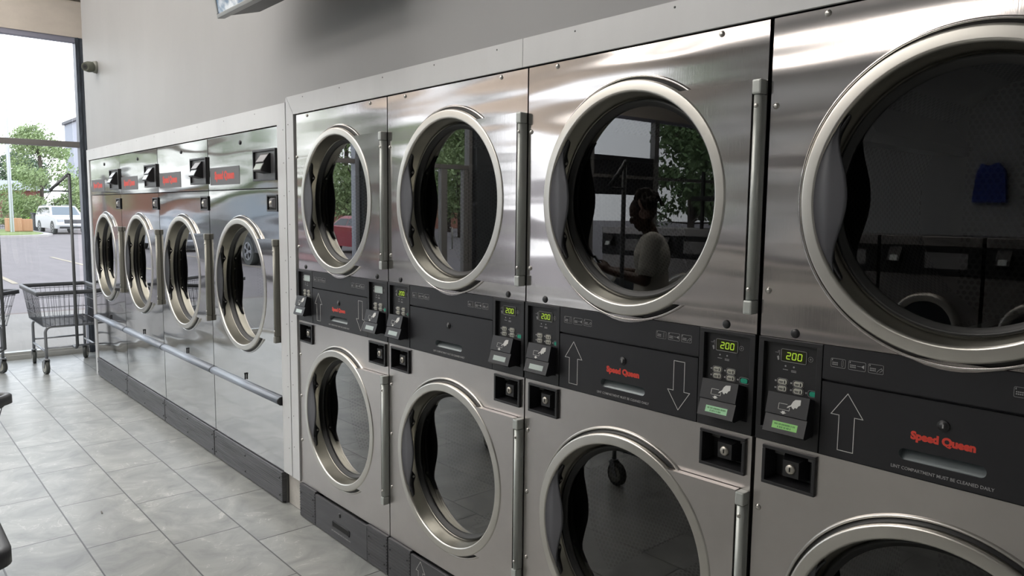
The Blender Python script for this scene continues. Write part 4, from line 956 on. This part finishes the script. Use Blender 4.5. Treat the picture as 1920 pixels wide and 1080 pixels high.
LEAF={}
def leafmat(name,c):
    m=mat(name,c,.7,var=(.9,.35)); return m
def tree(x,y,zb,h,rad,seed,label,lm,n=2600,trunk=.16,leaf=.16,group='trees beyond the car park',base=.28,name='tree'):
    r=empty(name,(x,y,zb),0,label,'tree',group); rnd=random.Random(seed)
    m=MB(); m.tube([(0,0,-.3),(.05,.02,h*.3),(-.05,.06,h*.55),(0,0,h*.8)],trunk,8); blobs=[]
    for k in range(26):
        a=rnd.uniform(0,2*PI); z=h*rnd.uniform(base,.93); q=math.sin(min(1,(z/h-base)/(1-base)*.85+.18)*PI)**.6; rr=rad*q*rnd.uniform(.25,.8); p=Vector((rr*math.cos(a),rr*math.sin(a),z)); blobs.append((p,rad*rnd.uniform(.22,.40)))
        if k%2==0: m.tube([(0,0,max(.2*h,z-rad*.6)),(p.x*.5,p.y*.5,z-rad*.2),tuple(p)],trunk*.22,5)
    m.build('trunk',mat('bark',(.10,.08,.065),.9),r)
    m=MB(); vs=[];fs=[]
    for k in range(n):
        c,br=blobs[k%len(blobs)]; d=Vector((rnd.gauss(0,1),rnd.gauss(0,1),rnd.gauss(0,1))).normalized()*br*rnd.uniform(.5,1.1); d.z*=.8; p=c+d
        a=Vector((rnd.gauss(0,1),rnd.gauss(0,1),rnd.gauss(0,1))).normalized(); b=a.orthogonal().normalized(); s_=leaf*rnd.uniform(.6,1.3); b2=a.cross(b); o=len(vs)
        vs+=[p-b*s_,p+b2*s_*.5+a*s_*.15,p+b*s_,p-b2*s_*.5]; fs.append((o,o+1,o+2,o+3))
    me=bpy.data.meshes.new('foliage'); me.from_pydata([tuple(v) for v in vs],[],fs); me.materials.append(lm); o=bpy.data.objects.new('foliage',me); COL.objects.link(o); o.parent=r
    return r
LG=leafmat('light_green_leaf',(.33,.42,.20)); MG=leafmat('mid_green_leaf',(.16,.24,.10)); DG=leafmat('dark_green_leaf',(.13,.19,.11))  # light green paled to put distance haze into the leaf colour
tree(-64,9.0,-.35,7.7,2.9,3,'bright green tree behind the white SUV',LG,11000,.12,.105,base=.2)
tree(-67,12.6,-.35,5.4,2.4,8,'small pale green tree right of the bright tree, by the window post',LG,7000,.10,.10,base=.1)
tree(-70,8.2,-.35,2.8,1.5,31,'low bushy tree beside the fence',LG,3500,.1,.10,base=.1)
for i,(x,y,h,rd_) in enumerate(((-120,4,9,5),(-125,16,10,5),(-130,28,9,5))): tree(x,y,-.6,h,rd_,20+i,('dark tree on the skyline left of the lamp pole','dark tree behind the low house','dark tree below the grey apartment block')[i],DG,9000,.3,.24,base=.05)
# trees that the door glass mirrors
for i,a in enumerate(((-19.4,-27.0,6.6,2.7,MG,'broad tree to the front, mirrored in the third dryer'),(-24,-41,9,3.2,MG,'tree behind the broad tree, mirrored in the third dryer'),(-36,-19.5,8,3.4,LG,'tree beyond the red car, mirrored in the first stacked dryer'),(-38,-28,8,3.4,LG,'tree beyond the shop door, mirrored in the second stacked dryer'),(-50,-19,9.5,4.2,MG,'tree beside the brick shop, mirrored in the single dryers'),(-52,-11,9.5,4.0,LG,'leftmost tree of the mirrored row, nearest the white SUV'),(-50,-26.5,9.5,4.0,LG,'tree in front of the brick shop, between two darker trees'),(-50,-36,10,4.4,MG,'rightmost tree in front of the brick shop'))):
    tree(a[0],a[1],-.3,a[2],a[3],40+i,a[5],a[4],7000,.16,.15,base=.22)
# grey apartment block
ap=empty('apartment_block',(-150,29.6,-.7),0,'tall pale grey apartment block behind the trees','building'); GW=mat('grey_cladding',(.36,.38,.43),.8); GW2=mat('pale_cladding',(.52,.53,.56),.8)  # cladding tones lightened, so the colour carries the distance haze
m=MB(); m.box(-14,0,0,22,0,17.6,.05); m.build('wall',GW,ap)
m=MB(); m.box(-14.2,.35,-.4,22.4,17.6,18.1); m.build('roof_edge',mat('dark_roof_edge',(.12,.12,.13),.7),ap)
m=MB(); m.box(0,.25,2.0,5.2,0,17.6); m.box(0,.25,8.2,12,0,17.6); m.build('pale_bay',GW2,ap)
for fl in range(5):
    for y in (.5,2.5,4.0,6.0,8.7,10.4,13,15.5,18):
        m=MB(); m.box(.2,.32,y,y+.95,2.4+fl*3.1,4.4+fl*3.1); m.build('window',mat('dark_window',(.09,.10,.12),.2),ap)
# low brick house, fence and lime play mound
hs=empty('brick_house',(-100,9.3,-.5),0,'low red brick house with a grey roof beyond the fence','building')
m=MB(); m.box(-8,0,1.8,5.6,0,3.8,.02); m.build('wall',mat('red_brick',(.30,.13,.10),.85,var=(5,.15)),hs)
m=MB(); m.add([(-9,-1,3.8),(1,-1,3.8),(1,6.4,3.8),(-9,6.4,3.8),(-4,1,5.0),(-4,4,5.0)],[(0,1,4),(1,2,5,4),(2,3,5),(3,0,4,5),(3,2,1,0)]); m.build('roof',mat('grey_roof',(.36,.37,.39),.8),hs)
for y in (2.3,4.1): m=MB(); m.box(0,.06,y,y+1.0,1.2,2.6); m.build('window',mat('dark_window',(.09,.10,.12),.2),hs)
fe=empty('metal_fence',(-74,2,-.42),0,'thin black railing fence beyond the grass island','fence')
m=MB()
for k in range(70): m.box(-.012,.012,k*.13-.012,k*.13+.012,0,1.5)
m.box(-.015,.015,0,9.1,.2,.24); m.box(-.015,.015,0,9.1,1.3,1.34); m.build('railings',mat('black_rail',(.03,.03,.03),.6),fe)
lm=MB(); ball(lm,(-78,10.4,.2),(1.5,1.25,1.25)); tag(lm.build('playground_mound',mat('lime_green',(.33,.75,.04),.6)),'bright lime green rounded thing behind the railing fence','playground item')
br=empty('brick_shop',(-62,-46,-.6),0,'long low brick shop across the car park, mirrored in the door glass','building')
m=MB(); m.box(-8,0,0,34,0,3.4,.02); m.build('wall',mat('orange_brick',(.34,.16,.11),.85,var=(4,.15)),br)
m=MB(); m.box(-8.2,.3,-.3,34.3,3.4,3.9); m.build('roof_edge',mat('pale_edge',(.4,.4,.4),.8),br)
up=MB(); up.cyl((-22,-33,-.3),(-22,-33,8.0),.13,.10,n=10); up.box(-22.1,-21.9,-34.1,-31.9,7.2,7.35); up.box(-22.1,-21.9,-33.9,-32.6,6.3,6.4); tag(up.build('utility_pole',mat('dark_wood',(.06,.05,.045),.8)),'dark utility pole with crossarms, mirrored in the third dryer','pole')

def car(x,y,rz,label,color,kind='suv',scale=1.0,name=None,groundz=None):
    """nose along local +x"""
    gz=ground(x) if groundz is None else groundz
    r=empty(name or ('suv' if kind=='suv' else 'car'),(x,y,gz),rz,label,'car'); r.scale=(scale,)*3
    PM=mat('paint_%.2f_%.2f_%.2f'%color,color,.28,.1,coat=.6)
    if kind=='suv':
        Lh,W2=2.6,1.0; low=[(-2.6,.45),(-2.62,1.12),(-2.5,1.22),(1.15,1.22),(2.25,1.12),(2.55,1.0),(2.62,.62),(2.5,.38),(-2.5,.38)]
        cab=[(-2.52,1.20),(-2.42,1.80),(-2.2,1.87),(.15,1.88),(.35,1.84),(1.20,1.20)]; wr,wx=.41,(1.62,-1.55); ct=.80
    else:
        Lh,W2=2.3,.9; low=[(-2.3,.42),(-2.35,.88),(-2.2,1.0),(-1.6,1.03),(1.05,.98),(2.0,.84),(2.3,.66),(2.32,.42),(2.2,.26),(-2.2,.26)]
        cab=[(-1.85,1.0),(-1.25,1.36),(-.9,1.43),(.1,1.44),(.4,1.38),(1.25,.97)]; wr,wx=.33,(1.42,-1.40); ct=.72
    # body shell: stations across the width
    def shell(prof,ws):
        m=MB(); n=len(prof); vs=[]
        for yy,ins in ws: 
            cx=sum(p[0] for p in prof)/n; cz=sum(p[1] for p in prof)/n
            vs+=[(cx+(px-cx)*ins,yy,cz+(pz-cz)*(ins*.5+.5)) for px,pz in prof]
        k=len(ws); fs=[(i*n+j,i*n+(j+1)%n,(i+1)*n+(j+1)%n,(i+1)*n+j) for i in range(k-1) for j in range(n)]+[tuple(range(n))[::-1],tuple((k-1)*n+j for j in range(n))]
        m.add(vs,fs); return m
    body=shell(low,((-W2,.955),(-W2+.07,.99),(-W2+.25,1),(W2-.25,1),(W2-.07,.99),(W2,.955))).build('body',PM,r)
    cb=MB(); n=len(cab); zb=cab[0][1]; zt=max(p[1] for p in cab)
    def wid(z): return W2-.03-(W2-ct*W2)*( (z-zb)/(zt-zb))
    vs=[(px,-wid(pz),pz) for px,pz in cab]+[(px,wid(pz),pz) for px,pz in cab]
    cb.add(vs,[tuple(range(n))[::-1],tuple(range(n,2*n))]+[(j,(j+1)%n,n+(j+1)%n,n+j) for j in range(n)]); cb.build('cabin',PM,r)
    # side windows, windscreen, rear window
    lo_,hi=zb+.06,zt-.12
    def xa(seg,z):
        (x0,z0),(x1,z1)=seg; return x0+(x1-x0)*(z-z0)/(z1-z0)
    rear=(cab[0],cab[1]); front=(cab[-2],cab[-1])
    x0l,x0h,x1l,x1h=xa(rear,lo_)+.12,xa(rear,hi)+.12,xa(front,lo_)-.12,xa(front,hi)-.10
    cuts=(0,.33,.62,1) if kind=='suv' else (0,.50,1)
    for s in(-1,1):
        for a,b in zip(cuts,cuts[1:]):
            P=[]
            for u,zz,xl,xh in((a,lo_,x0l,x1l),(b,lo_,x0l,x1l),(b,hi,x0h,x1h),(a,hi,x0h,x1h)):
                g=.03 if u==a else -.03; P.append((xl+(xh-xl)*u+g,s*(wid(zz)+.006),zz))
            g=MB(); g.add(P+[(p[0],p[1]-s*.01,p[2]) for p in P],[(0,1,2,3),(7,6,5,4),(0,4,5,1),(1,5,6,2),(2,6,7,3),(3,7,4,0)]); g.build('side_window',CARGLASS,r)
    for seg,sg in((front,1),(rear,-1)):
        z0,z1=lo_+.0,hi+.04; P=[(xa(seg,z0)+sg*.012,-wid(z0)+.12,z0),(xa(seg,z0)+sg*.012,wid(z0)-.12,z0),(xa(seg,z1)+sg*.012,wid(z1)-.10,z1),(xa(seg,z1)+sg*.012,-wid(z1)+.10,z1)]
        g=MB(); g.add(P+[(p[0]-sg*.01,p[1],p[2]) for p in P],[(0,1,2,3),(7,6,5,4),(0,4,5,1),(1,5,6,2),(2,6,7,3),(3,7,4,0)]); g.build('windscreen' if sg>0 else 'rear_window',mat('windscreen_glass',(.16,.19,.21),.08),r)
    for wxx in wx:
        for s in(-1,1):
            g=MB(); g.cyl((wxx,s*(W2-.22),wr),(wxx,s*(W2+.005),wr),wr,n=28); wh=g.build('wheel',CASTER,r)
            g=MB(); g.cyl((wxx,s*(W2-.02),wr),(wxx,s*(W2+.012),wr),wr*.66,n=24); rim=g.build('wheel_rim',mat('alloy',(.42,.43,.45),.35,.7),wh)
            g=MB()
            for k in range(5):
                a=2*PI*(k+.5)/5; g.add([(wxx+wr*.2*math.cos(a-.4),s*(W2+.014),wr+wr*.2*math.sin(a-.4)),(wxx+wr*.58*math.cos(a-.35),s*(W2+.014),wr+wr*.58*math.sin(a-.35)),(wxx+wr*.58*math.cos(a+.35),s*(W2+.014),wr+wr*.58*math.sin(a+.35)),(wxx+wr*.2*math.cos(a+.4),s*(W2+.014),wr+wr*.2*math.sin(a+.4))],[(0,1,2,3)])
            g.build('rim_opening',DARK,wh)
            g=MB(); P=[(wxx+(wr+.07)*math.cos(t*PI/12),wr+(wr+.07)*math.sin(t*PI/12)) for t in range(13)]; g.prism(P,s*(W2-.05),s*(W2+.003)); g.build('wheel_arch',mat('arch_black',(.03,.03,.03),.7),r)
    fx=low[-3][0]-.02 if kind=='suv' else low[-4][0]-.02
    zl=.92 if kind=='suv' else .66
    g=MB(); g.box(fx-.05,fx+.035,-W2*.52,W2*.52,zl-.20,zl+.06,.02); g.build('grille',mat('grille',(.12,.12,.125),.35,.6),r)
    g=MB(); g.box(fx-.1,fx+.03,-W2*.8,W2*.8,zl-.52,zl-.40,.02); g.build('bumper_trim',mat('arch_black',(.03,.03,.03),.7),r)
    for s in(-1,1):
        g=MB(); g.box(fx-.25,fx-.01,s*W2*.56,s*W2*.93,zl-.10,zl+.08,.02); g.build('headlight',mat('headlight',(.5,.52,.55),.15,.2),r)
        g=MB(); g.box(.80,1.0,s*(W2+.02),s*(W2+.22),zb+.02,zb+.18,.04); g.build('wing_mirror',PM,r)
        g=MB(); g.box(-Lh-.03,-Lh+.1,s*W2*.70,s*W2*.93,.95 if kind=='suv' else .72,1.2 if kind=='suv' else .88,.02); g.build('tail_light',mat('tail_red',(.35,.02,.02),.3),r)
    if kind=='suv':
        for s in(-1,1): g=MB(); g.tube([(-2.1,s*.62,1.88),(-2.0,s*.62,1.93),(.0,s*.62,1.93),(.1,s*.62,1.88)],.02,6); g.build('roof_rail',ALU,r)
    return r
car(-58.0,9.15,math.radians(4),'white SUV parked facing the shop, seen through the window',(.72,.73,.74))
car(-22.3,-8.0,math.radians(0),'dark grey SUV parked close outside, mirrored in the single dryers',(.035,.04,.045))
car(-24.4,-13.3,math.radians(5),'red saloon car outside, mirrored in the first stacked dryer',(.42,.03,.05),'sedan')
car(-31.0,-8.1,math.radians(0),'silver saloon car behind the dark SUV, mirrored in the third single dryer',(.5,.52,.55),'sedan')
